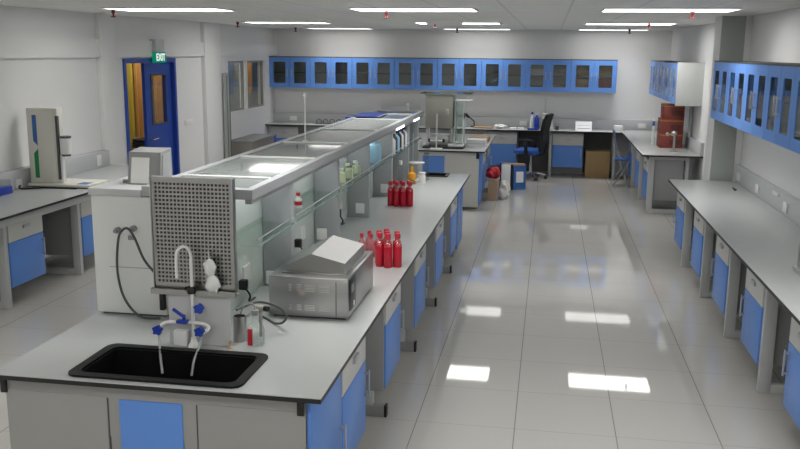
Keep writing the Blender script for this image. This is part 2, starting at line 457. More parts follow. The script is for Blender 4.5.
# --- second right bench, beyond the column
worktop('bench_worktop', 'pale grey worktop holding the red cartons, beyond the grey column', [(1.318, 2.13, 12.45, 15.905)])
names = ['by the end facing the viewer', 'middle one', 'closest to the back wall']
for i, y in enumerate((12.62, 13.82, 15.02)):
    dup(f0, (1.43, y+.05, 0), R(-90), f'light grey bench frame under the red carton worktop, {names[i]}', 'far right bench frames')
    dup(cab0, (1.42, y+.575, 0), R(-90), f'blue cabinet under the red carton worktop, {names[i]}', 'far right bench cabinets')
t = thing('service_trunking', 'grey trunking on the right wall behind the red cartons', 'trunking', (2.11, 14.4, .85))
part('channel', MB().box(2.085, 2.129, 12.45, 16.4, .85, 1.035, .004), M['trunk'], t)

# --- back bench
worktop('bench_worktop', 'long pale grey worktop along the back wall under the blue cupboards', [(XL, 2.13, 15.91, YB)])
cabB = make_undercab(.55, .42, .79, 1); cabB['group'] = 'back bench cabinets'
cabB.location = (.10, 16.05, 0); cabB['label'] = 'blue cabinet under the back bench between office chair and cardboard box'
dup(cabB, (-1.09, 16.05, 0), 0, 'blue cabinet under the back bench just left of the office chair')
dup(cabB, (-5.24, 16.05, 0), 0, 'blue cabinet under the back bench in the left corner below the window')
fB = make_frame(.42); fB.location = (.04, 16.05, 0); fB['group'] = 'back bench frames'
fB['label'] = 'light grey bench frame at the back, right beside the office chair'
dup(fB, (1.18, 16.05, 0), 0, 'light grey bench frame at the back, right beside the cardboard box')
dup(fB, (-1.15, 16.05, 0), 0, 'light grey bench frame at the back, left of the cabinet beside the office chair')
dup(fB, (-5.295, 16.05, 0), 0, 'light grey bench frame at the back, hard in the left corner')
solo('gap_shade_board', MB().box(-.53, .035, 16.48, 16.5, .03, .82), M['niche'], 'dark board added to shade the gap behind the office chair', 'panel')  # dark boards added so the gaps under the bench read as shade
solo('gap_shade_board', MB().box(.66, 1.175, 16.48, 16.5, .03, .82), M['niche'], 'dark board added to shade the gap behind the cardboard box under the back bench', 'panel')
t = thing('service_trunking', 'grey service trunking along the back wall above the worktop', 'trunking', (-1.5, 16.5, .85))
part('channel', MB().box(XL, 2.08, 16.45, YB, .85, 1.035, .004), M['trunk'], t)
for x in (-4.9, -3.6, -.45, 1.7):
    mb = MB(); socket_plate(mb, (x, 16.45, .93), '-y', .14); part('socket', mb, M['white'], t)

# --- left bench
LB_X = -4.55
worktop('bench_worktop', 'grey worktop on the left holding the cream tower instrument', [(XL, -4.435, 4.2, 9.75)])
names = ['nearest the viewer, left of the blue door', 'second, right of the open gap', 'third, hidden mostly behind the white cabinet']
cabL = make_undercab(.52, .5, .73, 1); cabL['group'] = 'left bench cabinets'
fL = make_frame(.62); fL['group'] = 'left bench frames'
for i, y in enumerate((6.60, 7.80, 9.0)):
    fl = f'light grey steel frame of the left bench, {names[i]}'
    if i == 0: fL.location = (LB_X, y, 0); fL.rotation_euler.z = R(90); fL['label'] = fl
    else: dup(fL, (LB_X, y, 0), R(90), fl)
    if i < 2:
        cl = 'blue and off-white cabinet under the left bench, ' + ('nearest the viewer, shown whole' if i == 0 else 'beyond the open gap')
        if i == 0: cabL.location = (LB_X+.01, y+.055, 0); cabL.rotation_euler.z = R(90); cabL['label'] = cl
        else: dup(cabL, (LB_X+.01, y+.055, 0), R(90), cl)
solo('bench_apron', MB().box(LB_X-.0, LB_X+.03, 4.2, 9.75, .735, .821, .003), M['frame'], 'long grey apron rail under the front edge of the left worktop', 'rail')
solo('modesty_board', MB().box(-5.24, -5.22, 6.6, 9.6, .1, .8), M['panel'], 'grey back board in the open gap under the left bench', 'panel')
t = thing('service_trunking', 'grey trunking along the left wall beside the cream tower instrument', 'trunking', (-5.25, 7, .85))
part('channel', MB().box(XL, -5.2, 4.2, 9.715, .85, 1.035, .004), M['trunk'], t)
mb = MB(); socket_plate(mb, (-5.2, 9.45, .94), '+x', .10, .13); part('switch', mb, M['white'], t)
mb = MB(); socket_plate(mb, (-5.2, 7.85, .90), '+x', .10, .09); part('socket', mb, M['white'], t)

# ------------------------------------------------------------------ main island
IX0, IX1, IY0, IY1 = -2.335, -.862, 3.222, 9.965
S1 = (-2.0, -1.23, 3.265, 3.66)      # near sink hole
S2 = (-1.36, -1.10, 9.64, 9.90)         # far sink hole
worktop('island_worktop', 'pale grey island worktop with black edge, sink and red bottles', [
    (IX0, S1[0], IY0, S1[3]), (S1[0], S1[1], IY0, S1[2]), (S1[1], IX1, IY0, S1[3]), (IX0, IX1, S1[3], S2[2]),
    (IX0, S2[0], S2[2], S2[3]), (S2[1], IX1, S2[2], S2[3]), (IX0, IX1, S2[3], IY1)])
def sink(s, label, rim=.03, r=.05, dep=.26):
    t = thing('sink', label, 'sink', ((s[0]+s[1])/2, (s[2]+s[3])/2, .85-dep))
    x0, x1, y0, y1 = s; e = .004
    part('rim', MB().ring((x0-.012, x1+.012, y0-.012, y1+.012), (x0+rim, x1-rim, y0+rim, y1-rim), 'z', .8505, .860, r, r*.8, 6), M['sink'], t)
    b = MB()
    e = rim-.005; i0, i1, j0, j1 = x0+e, x1-e, y0+e, y1-e
    b.ring((i0, i1, j0, j1), (i0+.012, i1-.012, j0+.012, j1-.012), 'z', .85-dep+.012, .8505, .03, .03, 4)
    b.box(i0, i1, j0, j1, .85-dep, .85-dep+.012)
    part('basin', b, M['sink'], t)
    part('drain', MB().lathe([(0, .85-dep+.0145), (.035, .85-dep+.0145), (.04, .85-dep+.012), (0, .85-dep+.012)], ((x0+x1)/2, (y0+y1)/2, 0), 20), M['midgrey'], t)
    return t
sink(S1, 'large black rectangular sink set in the near end of the island')
sink(S2, 'small black sink at the far end of the island worktop', .02, .03, .22)

# sink cabinet closing the near end
t = thing('sink_cabinet', 'off-white sink cabinet with blue door closing the near island end', 'cabinet', (-1.6, 3.6, 0))
FX0, FX1, FY = -2.315, -.932, 3.285
b = MB()
b.box(FX0, FX0+.02, FY+.02, 3.87, .02, .82); b.box(FX1-.03, FX1-.012, FY+.02, 3.87, .02, .82)
b.box(FX0+.02, FX1-.03, FY+.02, 3.87, .02, .06); b.box(FX0+.02, FX1-.03, 3.85, 3.87, .06, .82)
b.box(FX0, FX1-.012, FY+.004, FY+.02, .02, .575); b.box(FX0, FX1-.012, FY, FY+.0042, .575, .8255)
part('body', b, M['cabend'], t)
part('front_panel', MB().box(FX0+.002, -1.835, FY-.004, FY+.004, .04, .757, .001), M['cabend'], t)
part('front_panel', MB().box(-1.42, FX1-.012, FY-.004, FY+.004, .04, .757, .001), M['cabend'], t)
part('front_door', MB().box(-1.777, -1.489, FY-.006, FY+.004, .12, .751, .001), M['blue'], t, 'blue door in the end face')
part('dark_seam', MB().box(-1.834, -1.828, FY-.002, FY+.004, .04, .752).box(-1.427, -1.421, FY-.002, FY+.004, .04, .752), M['dkgrey'], t)
sd = part('side_door', MB().box(FX1-.012, FX1+.006, FY+.012, 3.85, .06, .80, .002), M['blue'], t, 'blue door on the aisle side')
part('door_handle', MB().box(FX1+.026, FX1+.036, 3.81, 3.826, .30, .47, .003).box(FX1+.006, FX1+.026, 3.812, 3.824, .31, .325).box(FX1+.006, FX1+.026, 3.812, 3.824, .445, .46), M['handle'], sd)
part('corner_bracket', MB().box(-.978, -.948, FY-.016, FY-.004, .745, .825, .003), M['black'], t)
part('corner_bracket', MB().box(-2.332, -2.302, FY-.016, FY-.004, .745, .825, .003), M['black'], t)
# aisle-side cabinets and frames
cabI = make_undercab(.555, .55, .79, 1, .17); cabI['group'] = 'island cabinets'
cabI.location = (-.93, 3.88, 0); cabI.rotation_euler.z = R(90)
cabI['label'] = 'blue cabinet with off-white drawer on the island aisle side, next to the sink cabinet'
def make_tframe():
    t = thing('island_stand', '', 'bench frame', (0, 0, 0), 'island frames', local=True)
    part('side_panel', MB().box(0, .02, .005, .55, .17, .82, .002), M['panel'], t)
    part('foot_rail', MB().box(0, .05, .0, .6, 0, .075, .004), M['midgrey'], t)
    part('end_cap', MB().box(-.001, .051, -.018, .0, -.0, .078, .005), M['black'], t)
    part('post', MB().box(.0, .05, .07, .12, .075, .169, .003), M['frame'], t)
    return t
tf0 = make_tframe()
wh = ['level with the steel water bath', 'level with the nearer red bottles', 'between the two clusters of red bottles', 'beyond the farther red bottles']
for i, y in enumerate((4.98, 6.2, 7.41, 8.62)):
    fl = f'grey island frame with black-capped foot in the aisle, {wh[i]}'; cl = f'blue cabinet on the island aisle side, near end {wh[i]}'
    if i == 0: tf0.location = (-.93, y, 0); tf0.rotation_euler.z = R(90); tf0['label'] = fl
    else: dup(tf0, (-.93, y, 0), R(90), fl)
    dup(cabI, (-.93, y+.052, 0), R(90), cl)
t = thing('sink_cabinet', 'tall blue-doored cabinet under the far sink of the island', 'cabinet', (-1.2, 9.6, 0))
part('body', MB().box(-1.5, -.95, 9.32, 9.9, .1, .62, .002), M['cab'], t)
part('door', MB().box(-.95, -.932, 9.325, 9.6, .1, .80, .002), M['blue'], t)
part('door', MB().box(-.95, -.932, 9.605, 9.9, .1, .80, .002), M['blue'], t)
part('plinth', MB().box(-1.5, -.97, 9.34, 9.88, 0, .1), M['panel'], t)

# ------------------------------------------------------------------ reagent rack on the island
RX0, RX1, RY0, RY1, RZ = -2.03, -1.440, 4.10, 10.2, 1.55
t = thing('reagent_rack', 'long two-sided reagent rack with grey top and glass shelves on the island', 'rack', (-1.74, 7, .85))
fr = MB().ring((RX0, RX1, RY0, RY1), (RX0+.045, RX1-.045, RY0+.07, RY1-.045), 'z', 1.50, RZ)
part('top_frame', fr, M['rackrail'], t)
for y in (4.53, 5.45, 6.4, 7.58, 8.79, 9.6): part('cross_bar', MB().box(RX0+.045, RX1-.045, y-.016, y+.016, 1.5432, RZ+.003, .002), M['machine'], t)
part('top_sheet', MB().box(RX0+.04, RX1-.04, RY0+.06, RY1-.04, 1.528, 1.543), M['racktop'], t)
part('rail_channel', MB().box(RX1-.045, RX1-.012, RY0+.02, RY1-.02, 1.475, 1.50), M['panel'], t)
CY = [4.14, 4.84, 6.0, 7.08, 8.19, 9.2, 9.88]
for i, y in enumerate(CY):
    if i == 0: continue
    cb = MB().box(-1.64, -1.465, y, y+.06, .85, 1.50, .003)
    cb.box(-2.015, -1.84, y, y+.06, .85, 1.50, .003)
    cl = part('column', cb, M['rackcol'], t)
    if 0 < i < 5:
        mb = MB(); socket_plate(mb, (-1.585 if i < 3 else -1.535, y, (.93 if i > 1 else .90)), '-y', .075, .085); part('socket', mb, M['white'], cl)
part('partition', MB().box(-1.655, -1.645, RY0+.04, 9.94, .85, 1.50).box(-1.835, -1.825, RY0+.04, 9.94, .85, 1.50), M['spine'], t)
for y in (4.55, 5.68, 6.8, 7.75):
    mb = MB(); socket_plate(mb, (-1.645, y, 1.0), '+x', .12, .10); part('socket', mb, M['white'], t)
for a, b in zip(CY, CY[1:]):
    g = part('glass_shelf', MB().box(-1.64, -1.45, a+.062, b-.002, 1.236, 1.246), M['shelfglass'], t)
    part('shelf_edge', MB().box(-1.45, -1.447, a+.062, b-.002, 1.234, 1.248), M['edgeglass'], g)
    part('shelf_lip', MB().box(-1.64, -1.635, a+.062, b-.002, 1.246, 1.272), M['shelfglass'], g)
    part('guard_rod', MB().cyl((-1.452, a+.06, 1.275), (-1.452, b, 1.275), .0035, n=8), M['alu'], g)
for a, b in zip(CY[:4], CY[1:5]):
    part('bay_light', MB().box(-1.60, -1.55, a+.12, b-.06, 1.488, 1.4995, .002), M['baytube'], t)
for a, b in ((8.35, 8.8), (9.45, 9.85)):
    part('strip_light', MB().box(-1.452, -1.446, a, b, 1.478, 1.498), M['tube'], t)
# plugs on the spine
for i, (y, lab) in enumerate(((4.44, 'behind the steel drying board'), (5.52, 'above the steel water bath'), (6.66, 'beyond the water bath'))):
    t = thing('black_plug', f'black plug and lead in the rack socket {lab}', 'plug', (-1.62, y, .95), 'black plugs in the rack sockets')
    part('plug_body', MB().box(-1.644, -1.60, y-.022, y+.022, .935, .99, .006), M['black'], t)
    part('lead', MB().tube([(-1.61, y, .94), (-1.585, y, .90), (-1.60, y+.02, .865), (-1.60, y+.12, .857)], .005, 8), M['black'], t)
t = thing('tag_bottle', 'small white bottle with red mark on the glass shelf above the water bath', 'bottle', (-1.56, 5.32, 1.246))
part('body', MB().lathe([(0, 0), (.024, 0), (.025, .05), (.012, .065), (.012, .075), (0, .075)], (-1.56, 5.32, 1.246), 16), M['white'], t)
part('label', MB().lathe([(.0255, .015), (.026, .016), (.026, .04), (.0255, .041)], (-1.56, 5.32, 1.246), 16), M['redcap'], t)
part('cap', MB().lathe([(0, .075), (.014, .075), (.014, .095), (0, .095)], (-1.56, 5.32, 1.246), 14), M['redcap'], t)

# ------------------------------------------------------------------ white equipment cabinet left of the rack
t = thing('equipment_cabinet', 'tall pale equipment cabinet with black cable, back turned, left of drying board', 'cabinet', (-2.17, 4.36, .85))
part('body', MB().box(-2.325, -1.93, 4.12, 4.62, .862, 1.49, .006), M['machine'], t)
part('lid', MB().box(-2.335, -2.04, 4.11, 4.63, 1.49, 1.53, .006), M['trunk'], t)
part('foot', MB().box(-2.30, -1.95, 4.14, 4.6, .85, .862), M['dkgrey'], t)
for x, z in ((-2.178, 1.313), (-2.09, 1.325)): part('inlet', MB().cyl((x, 4.12, z), (x, 4.095, z), .016).cyl((x, 4.095, z), (x, 4.075, z), .009), M['midgrey'], t)
part('back_screw', MB().box(-2.125, -2.095, 4.112, 4.12, 1.262, 1.285, .002), M['midgrey'], t)
part('back_seam', MB().box(-2.24, -1.98, 4.118, 4.1205, 1.112, 1.115), M['midgrey'], t)
part('connector', MB().box(-1.955, -1.93, 4.085, 4.12, .90, 1.0, .004).box(-1.965, -1.93, 4.09, 4.12, 1.005, 1.035, .004), M['black'], t)
solo('power_cable', MB().tube([(-1.95, 4.07, 1.09), (-2.018, 4.068, 1.172), (-2.064, 4.066, 1.285), (-2.096, 4.064, 1.333), (-2.13, 4.064, 1.322), (-2.155, 4.066, 1.27), (-2.169, 4.066, 1.114), (-2.142, 4.07, .964), (-2.06, 4.07, .868), (-1.95, 4.072, .862)], .0065, 10, 8), M['dkgrey'], 'black cable looped down the back of the pale equipment cabinet', 'cable')
# small instrument on top
t = thing('bench_meter', 'small grey and white meter with sloped front on the pale equipment cabinet', 'instrument', (-2.12, 4.4, 1.53))
part('housing', MB().prism([(4.27, 1.53), (4.30, 1.70), (4.43, 1.712), (4.44, 1.53)], 'x', -2.225, -2.045), M['midgrey'], t)
part('front_panel', MB().prism([(4.262, 1.538), (4.288, 1.672), (4.293, 1.672), (4.270, 1.538)], 'x', -2.205, -2.105), M['white'], t)
part('side_recess', MB().prism([(4.30, 1.55), (4.32, 1.685), (4.41, 1.69), (4.42, 1.55)], 'x', -2.045, -2.041), M['panel'], t)
part('knob', MB().cyl((-2.24, 4.30, 1.53), (-2.24, 4.30, 1.55), .012).cyl((-2.262, 4.31, 1.53), (-2.262, 4.31, 1.548), .011), M['midgrey'], t)

t.location.x += .035
# white stand on the rack top
t = thing('white_rod', 'thin white upright rod with knob standing on the grey rack top', 'rod', (-1.843, 6.5, RZ-.007))
part('rod', MB().cyl((-1.843, 6.5, RZ-.003), (-1.843, 6.5, 1.90), .0055), M['white'], t)
part('knob', MB().lathe([(0, 1.875), (.012, 1.88), (.016, 1.893), (.012, 1.905), (.005, 1.92), (0, 1.925)], (-1.843, 6.5, 0), 14), M['white'], t)
part('base', MB().cyl((-1.843, 6.5, RZ-.007), (-1.843, 6.5, RZ+.004), .022), M['white'], t)
t = thing('ring_binder', 'flat blue folder lying on the far end of the rack top', 'folder', (-1.95, 9.2, RZ))
part('cover', MB().box(-2.025, -1.76, 8.98, 9.5, RZ+.001, RZ+.005).box(-2.025, -1.76, 8.98, 9.5, RZ+.011, RZ+.015), M['cblue'], t)
part('pages', MB().box(-2.02, -1.755, 8.99, 9.49, RZ+.005, RZ+.011), M['paper'], t)

# ------------------------------------------------------------------ steel drying board, pedestal and faucet at the near sink
t = thing('drying_board', 'perforated stainless drying board on a grey pedestal behind the sink', 'drying rack', (-1.6, 3.85, .85))
PX0, PX1, PZ0, PZ1, PY = -1.812, -1.418, 1.118, 1.655, 3.76
nx, nz = 20, 25; b = MB()
mx, mz0, mz1 = .012, .03, .022
cw = (PX1-PX0-2*mx)/nx; ch = (PZ1-PZ0-mz0-mz1)/nz; h = .0055
bm = b.bm
for i in range(nx):
    for k in range(nz):
        cx = PX0+mx+(i+.5)*cw; cz = PZ0+mz0+(k+.5)*ch
        o = [(cx-cw/2, cz-ch/2), (cx+cw/2, cz-ch/2), (cx+cw/2, cz+ch/2), (cx-cw/2, cz+ch/2)]
        n_ = [(cx-h, cz-h), (cx+h, cz-h), (cx+h, cz+h), (cx-h, cz+h)]
        O = [bm.verts.new((x, PY, z)) for x, z in o]; I = [bm.verts.new((x, PY, z)) for x, z in n_]; J = [bm.verts.new((x, PY+.003, z)) for x, z in n_]
        for q in range(4):
            r_ = (q+1) % 4
            bm.faces.new((O[q], O[r_], I[r_], I[q])); bm.faces.new((I[q], I[r_], J[r_], J[q]))
b.ring((PX0, PX1, PZ0, PZ1), (PX0+mx, PX1-mx, PZ0+mz0, PZ1-mz1), 'y', PY-.002, PY+.03)
part('perforated_plate', b, M['steel'], t)
part('back_plate', MB().box(PX0+.005, PX1-.005, PY+.024, PY+.028, PZ0+.01, PZ1-.01), M['dkgrey'], t)
part('side_flange', MB().box(PX0-.006, PX0, PY-.012, PY+.03, PZ0-.01, PZ1, .002).box(PX1, PX1+.006, PY-.012, PY+.03, PZ0-.01, PZ1, .002), M['steel'], t)
part('drip_tray', MB().box(PX0-.012, PX1+.012, PY-.028, PY+.03, PZ0-.02, PZ0-.012).box(PX0-.012, PX1+.012, PY-.032, PY-.027, PZ0-.02, PZ0+.006).box(PX0-.012, PX0-.007, PY-.028, PY-.012, PZ0-.02, PZ0+.006).box(PX1+.007, PX1+.012, PY-.028, PY-.012, PZ0-.02, PZ0+.006), M['steel'], t)
part('pedestal', MB().box(-1.752, -1.452, 3.755, 3.79, .85, 1.098, .004), M['trunk'], t)
t = thing('lab_brush', 'white fluffy bottle brush hanging on the perforated steel board', 'brush', (-1.515, 3.73, 1.10))
part('bristles', MB().blob((-1.522, 3.722, 1.242), .030, .026, .042, 3, .16).blob((-1.508, 3.718, 1.165), .034, .028, .043, 8, .16), M['paper'], t)
part('wire_stem', MB().cyl((-1.53, 3.73, 1.32), (-1.508, 3.722, 1.125), .004, n=8).cyl((-1.53, 3.73, 1.30), (-1.53, 3.765, 1.30), .004, n=8), M['alu'], t)

t = thing('lab_faucet', 'white gooseneck laboratory faucet with blue knobs behind the black sink', 'faucet', (-1.617, 3.715, .85))
fx, fy = -1.610, 3.712
part('stem', MB().lathe([(0, 0), (.028, 0), (.028, .012), (.016, .03), (.012, .05), (0, .05)], (fx, fy, .85), 18).cyl((fx, fy, .87), (fx, fy, 1.28), .0085, n=16), M['white'], t)
part('gooseneck', MB().tube([(fx, fy, 1.24), (fx, fy, 1.30), (fx-.008, fy-.012, 1.335), (fx-.028, fy-.028, 1.345), (fx-.046, fy-.044, 1.325), (fx-.05, fy-.05, 1.28), (fx-.05, fy-.05, 1.20)], .0075, 12, 5), M['white'], t)
part('collar', MB().lathe([(0, 1.115), (.018, 1.115), (.021, 1.125), (.021, 1.14), (.016, 1.15), (0, 1.15)], (fx-.004, fy, 0), 16).cyl((fx, fy, 1.13), (fx-.03, fy-.012, 1.142), .009), M['black'], t)
arm = part('side_arm', MB().tube([(-1.768, fy-.03, .94), (-1.755, fy-.02, .962), (-1.72, fy-.01, .972), (-1.66, fy, .972), (fx, fy, .972), (-1.56, fy, .968), (-1.535, fy-.005, .958), (-1.535, fy-.02, .945), (-1.56, fy-.035, .93)], .0088, 12, 5), M['white'], t)
def knob(mb, c, r=.02, dirv=(0, -1, 0)):
    c = Vector(c); dv = Vector(dirv).normalized()
    mb.cyl(c, c+dv*.016, r*.8, n=10).cyl(c+dv*.016, c+dv*.034, r, n=10)
    for k in range(5):
        a = 2*math.pi*k/5; u = dv.orthogonal().normalized(); v_ = dv.cross(u)
        p = c + (u*math.cos(a)+v_*math.sin(a))*r*.92
        mb.cyl(p+dv*.014, p+dv*.036, r*.32, n=8)
    return mb
part('knob', knob(MB(), (-1.770, fy-.02, .94)), M['cblue'], t, 'blue knob')
part('knob', knob(MB(), (-1.562, fy-.02, .945)), M['cblue'], t, 'blue knob')
part('knob', knob(MB(), (-1.567, fy-.005, 1.052)), M['cblue'], t, 'blue knob')
part('knob_stub', MB().cyl((fx, fy, 1.05), (-1.567, fy-.002, 1.052), .009), M['white'], t)
part('lever', MB().tube([(-1.70, fy-.02, 1.04), (-1.67, fy-.02, 1.02), (-1.645, fy-.02, 1.005)], .008, 10).cyl((-1.652, fy-.01, 1.01), (-1.652, fy-.01, .972), .008).box(-1.685, -1.63, fy-.03, fy+.0, .972, .988, .004), M['cblue'], t, 'blue lever handle')
for x, y, xe in ((-1.768, fy-.038, -1.715), (-1.562, fy-.04, -1.572)):
    part('hose', MB().tube([(x, y, .93), (x+.004, y-.006, .89), (x+(xe-x)*.6, y-.06, .83), (xe, y-.09, .76)], .006, 10, 4), M['silicone'], t)
solo('soap_block', MB().box(-1.715, -1.645, 3.712, 3.752, .85, .925, .006), M['paper'], 'small whitish container between the faucet and the grey pedestal', 'container')

# flask, cup, stuff right of the pedestal
t = thing('glass_bottle', 'clear glass bottle with red label standing right of the grey pedestal', 'bottle', (-1.335, 3.80, .85))
part('body', MB().lathe([(0, 0), (.041, 0), (.044, .006), (.044, .075), (.036, .098), (.018, .112), (.015, .12), (.015, .15), (.019, .155), (.016, .155), (.012, .12), (.033, .096), (.041, .072), (.041, .008), (0, .004)], (-1.335, 3.80, .85), 24), M['bottleglass'], t)
part('water', MB().lathe([(0, .005), (.0395, .009), (.0395, .05), (0, .05)], (-1.335, 3.80, .85), 24), M['bottleglass'], t)
part('label', MB().box(-1.358, -1.334, 3.750, 3.756, .862, .945, .002), M['redcap'], t, 'red label')
part('stopper', MB().lathe([(0, .150), (.016, .150), (.018, .175), (0, .175)], (-1.335, 3.80, .85), 16), M['midgrey'], t)
part('side_tube', MB().tube([(-1.335, 3.80, 1.02), (-1.34, 3.80, 1.05), (-1.39, 3.81, 1.04), (-1.42, 3.83, .99)], .004, 8), M['steeldk'], t)
solo('steel_beaker', MB().lathe([(0, 0), (.032, 0), (.032, .125), (.029, .125), (.029, .006), (0, .006)], (-1.432, 3.85, .85), 22), M['steel'], 'steel cylinder standing between grey pedestal and glass flask', 'beaker')
t = thing('spout_tap', 'small grey metal tap with black knob behind the glass bottle', 'tap', (-1.352, 3.93, .85))
part('body', MB().cyl((-1.352, 3.93, .85), (-1.352, 3.93, .985), .009).box(-1.38, -1.335, 3.915, 3.945, .975, 1.01, .006).cyl((-1.38, 3.93, .99), (-1.415, 3.91, .955), .007), M['steeldk'], t)
part('knob', MB().cyl((-1.335, 3.93, .993), (-1.31, 3.925, .993), .013), M['black'], t)
solo('power_cable', MB().tube([(-1.45, 3.86, 1.0), (-1.38, 3.97, 1.012), (-1.29, 4.0, .985), (-1.25, 4.02, .935), (-1.28, 4.06, .885), (-1.34, 4.12, .858), (-1.40, 4.18, .857), (-1.45, 4.23, .857)], .006, 10, 6), M['dkgrey'], 'dark cable arching behind the glass bottle on the island', 'cable')
solo('glass_stopper', MB().lathe([(0, 0), (.018, 0), (.006, .012), (.005, .03), (.008, .035), (0, .036)], (-1.44, 3.735, .85), 14), M['brownbag'], 'tiny brownish stopper on the worktop by the foot of the grey pedestal', 'stopper')

# ------------------------------------------------------------------ water bath with gable lid
t = thing('water_bath', 'stainless steel water bath with a peaked lid on the island', 'water bath', (-1.19, 4.52, .85))
BX0, BX1, BY0, BY1, BZ = -1.416, -.986, 4.25, 4.92, 1.075
part('housing', MB().box(BX0, BX1, BY0, BY1, .862, BZ, .006), M['steel'], t)
part('foot', MB().box(BX0+.02, BX1-.02, BY0+.02, BY1-.02, .85, .862), M['dkgrey'], t)
lp = [(BX0+.075, BZ), (BX0+.075, 1.115), (-1.205, 1.182), (BX1-.035, 1.138), (BX1-.035, BZ)]
part('lid', MB().prism(lp, 'y', BY0+.08, BY1-.10), M['steel'], t)
part('lid_flange', MB().box(BX0+.055, BX1-.02, BY0+.06, BY1-.08, BZ-.001, BZ+.008, .002), M['steel'], t)
v = MB()
for i, (c0, c1) in enumerate(((-1.305, -1.29), (-1.262, -1.238), (-1.22, -1.165), (-1.14, -1.085))):
    for z in [1.035-k*.0085 for k in range(5)] + [.925-k*.0085 for k in range(4)]:
        v.prism([(BY0+.001, z-.0025), (BY0-.0025, z-.0025), (BY0+.001, z+.001)], 'x', c0, c1)
part('vent_louvre', v, M['cab'], t)  # off-white colour paints the highlights of the steel louvres
cp = part('control_panel', MB().box(BX1-.001, BX1+.004, BY0+.03, BY0+.17, .895, 1.06, .002), M['black'], t)
part('display', MB().box(BX1+.004, BX1+.0055, BY0+.06, BY0+.12, .985, 1.03), M['midgrey'], cp)
part('button', MB().box(BX1+.004, BX1+.007, BY0+.105, BY0+.13, .905, .93), M['white'], cp)
part('seam', MB().box(-1.052, -1.048, BY0-.001, BY0+.001, .87, 1.06), M['dkgrey'], t)
part('maker_mark', MB().cyl((-1.235, BY0-.001, .99), (-1.235, BY0+.001, .99), .017), mat('faded red mark', (.46, .36, .35), .5), t)

# ------------------------------------------------------------------ red bottles
def make_bottle(small=False):
    t = thing('red_bottle', '', 'bottle', (0, 0, .85), local=True)
    if not small:
        part('body', MB().lathe([(0, 0), (.026, 0), (.0285, .004), (.029, .138), (.027, .152), (.019, .163), (.015, .167), (0, .167)], n=20), M['red'], t)
        part('neck', MB().lathe([(.0292, .138), (.0275, .154), (.0195, .165), (.0155, .169), (.0155, .196)], n=20), M['neck'], t)
        part('cap', MB().lathe([(0, .19), (.0185, .19), (.0185, .219), (.016, .225), (0, .225)], n=18), M['redcap'], t)
    else:
        part('body', MB().lathe([(0, 0), (.025, 0), (.027, .004), (.027, .095), (.022, .112), (.011, .122), (.011, .14), (0, .14)], n=18), M['pink'], t, 'clear bottle glass tinted red')
        part('liquid', MB().lathe([(0, .004), (.022, .004), (.022, .045), (0, .045)], n=16), M['red'], t)
        part('cap', MB().lathe([(0, .138), (.0135, .138), (.0135, .162), (0, .163)], n=16), M['redcap'], t)
    return t
big = make_bottle(); small = make_bottle(True)
spots = [(-1.050, 5.45, 'front left of the nearer cluster'), (-.991, 5.425, 'front middle of the nearer cluster'), (-.932, 5.45, 'front right of the nearer cluster'),
         (-1.070, 5.52, 'rear left of the nearer cluster'), (-1.010, 5.50, 'centre of the nearer cluster'), (-.948, 5.52, 'rear right of the nearer cluster'), (-1.030, 5.58, 'rearmost of the nearer cluster')]
spots2 = [(-1.388, 7.71, 'front left of the farther cluster'), (-1.328, 7.69, 'second along the front of the farther cluster'), (-1.268, 7.69, 'third along the front of the farther cluster'), (-1.208, 7.71, 'front right of the farther cluster'),
          (-1.360, 7.78, 'rear left of the farther cluster'), (-1.298, 7.77, 'rear middle of the farther cluster'), (-1.234, 7.78, 'rear right of the farther cluster')]
for i, (x, y, l) in enumerate(spots+spots2):
    lab = f'full bottle of red liquid, {l}'; g = 'red bottles on the island'
    if i == 0: big.location = (x, y, .85); big['label'] = lab; big['group'] = g
    else: dup(big, (x, y, .85), 0, lab, g)
for i, (x, y, l) in enumerate(((-1.225, 5.70, 'left'), (-1.158, 5.69, 'right'), (-1.19, 5.79, 'rear'))):
    lab = f'small nearly empty red-capped bottle behind the water bath, {l} one of three'
    if i == 0: small.location = (x, y, .85); small['label'] = lab; small['group'] = 'small bottles behind the water bath'
    else: dup(small, (x, y, .85), 0, lab, 'small bottles behind the water bath')

# ------------------------------------------------------------------ things on the rack shelves and the island far end
def bottle(name, label, x, y, z, r, h, mb, mc, cat='bottle', group=None, neck=.45):
    t = thing(name, label, cat, (x, y, z), group)
    part('body', MB().lathe([(0, 0), (r, 0), (r, h*.62), (r*.9, h*.7), (r*neck, h*.8), (r*neck, h*.88), (0, h*.88)], (x, y, z), 18), mb, t)
    part('cap', MB().lathe([(0, h*.86), (r*neck*1.2, h*.86), (r*neck*1.2, h), (0, h)], (x, y, z), 14), mc, t)
    return t
ZS = 1.246
for i, (y, h, a, c, l) in enumerate(((6.42, .11, 'yellowgreen', 'white', 'leftmost pale green one'), (6.55, .13, 'wpane', 'yellowgreen', 'tall clear-bodied one'), (6.68, .10, 'yellowgreen', 'dkgrey', 'pale green one with dark cap'), (6.82, .12, 'wpane', 'white', 'short clear one with white cap'), (6.95, .09, 'yellowgreen', 'white', 'shortest, at the far right end'))):
    bottle('reagent_bottle', f'small bottle on the middle glass shelf, {l}', -1.54+.02*(i % 2), y, ZS, .035, h, M[a], M[c], 'bottle', 'bottles on the middle glass shelf')
t = thing('wash_bottle', 'light blue plastic container on the glass shelf above the farther bottles', 'container', (-1.53, 7.62, ZS))
part('body', MB().box(-1.59, -1.475, 7.56, 7.72, ZS, ZS+.17, .02), M['sky'], t)
part('cap', MB().cyl((-1.53, 7.64, ZS+.17), (-1.53, 7.64, ZS+.20), .03), M['sky'], t)
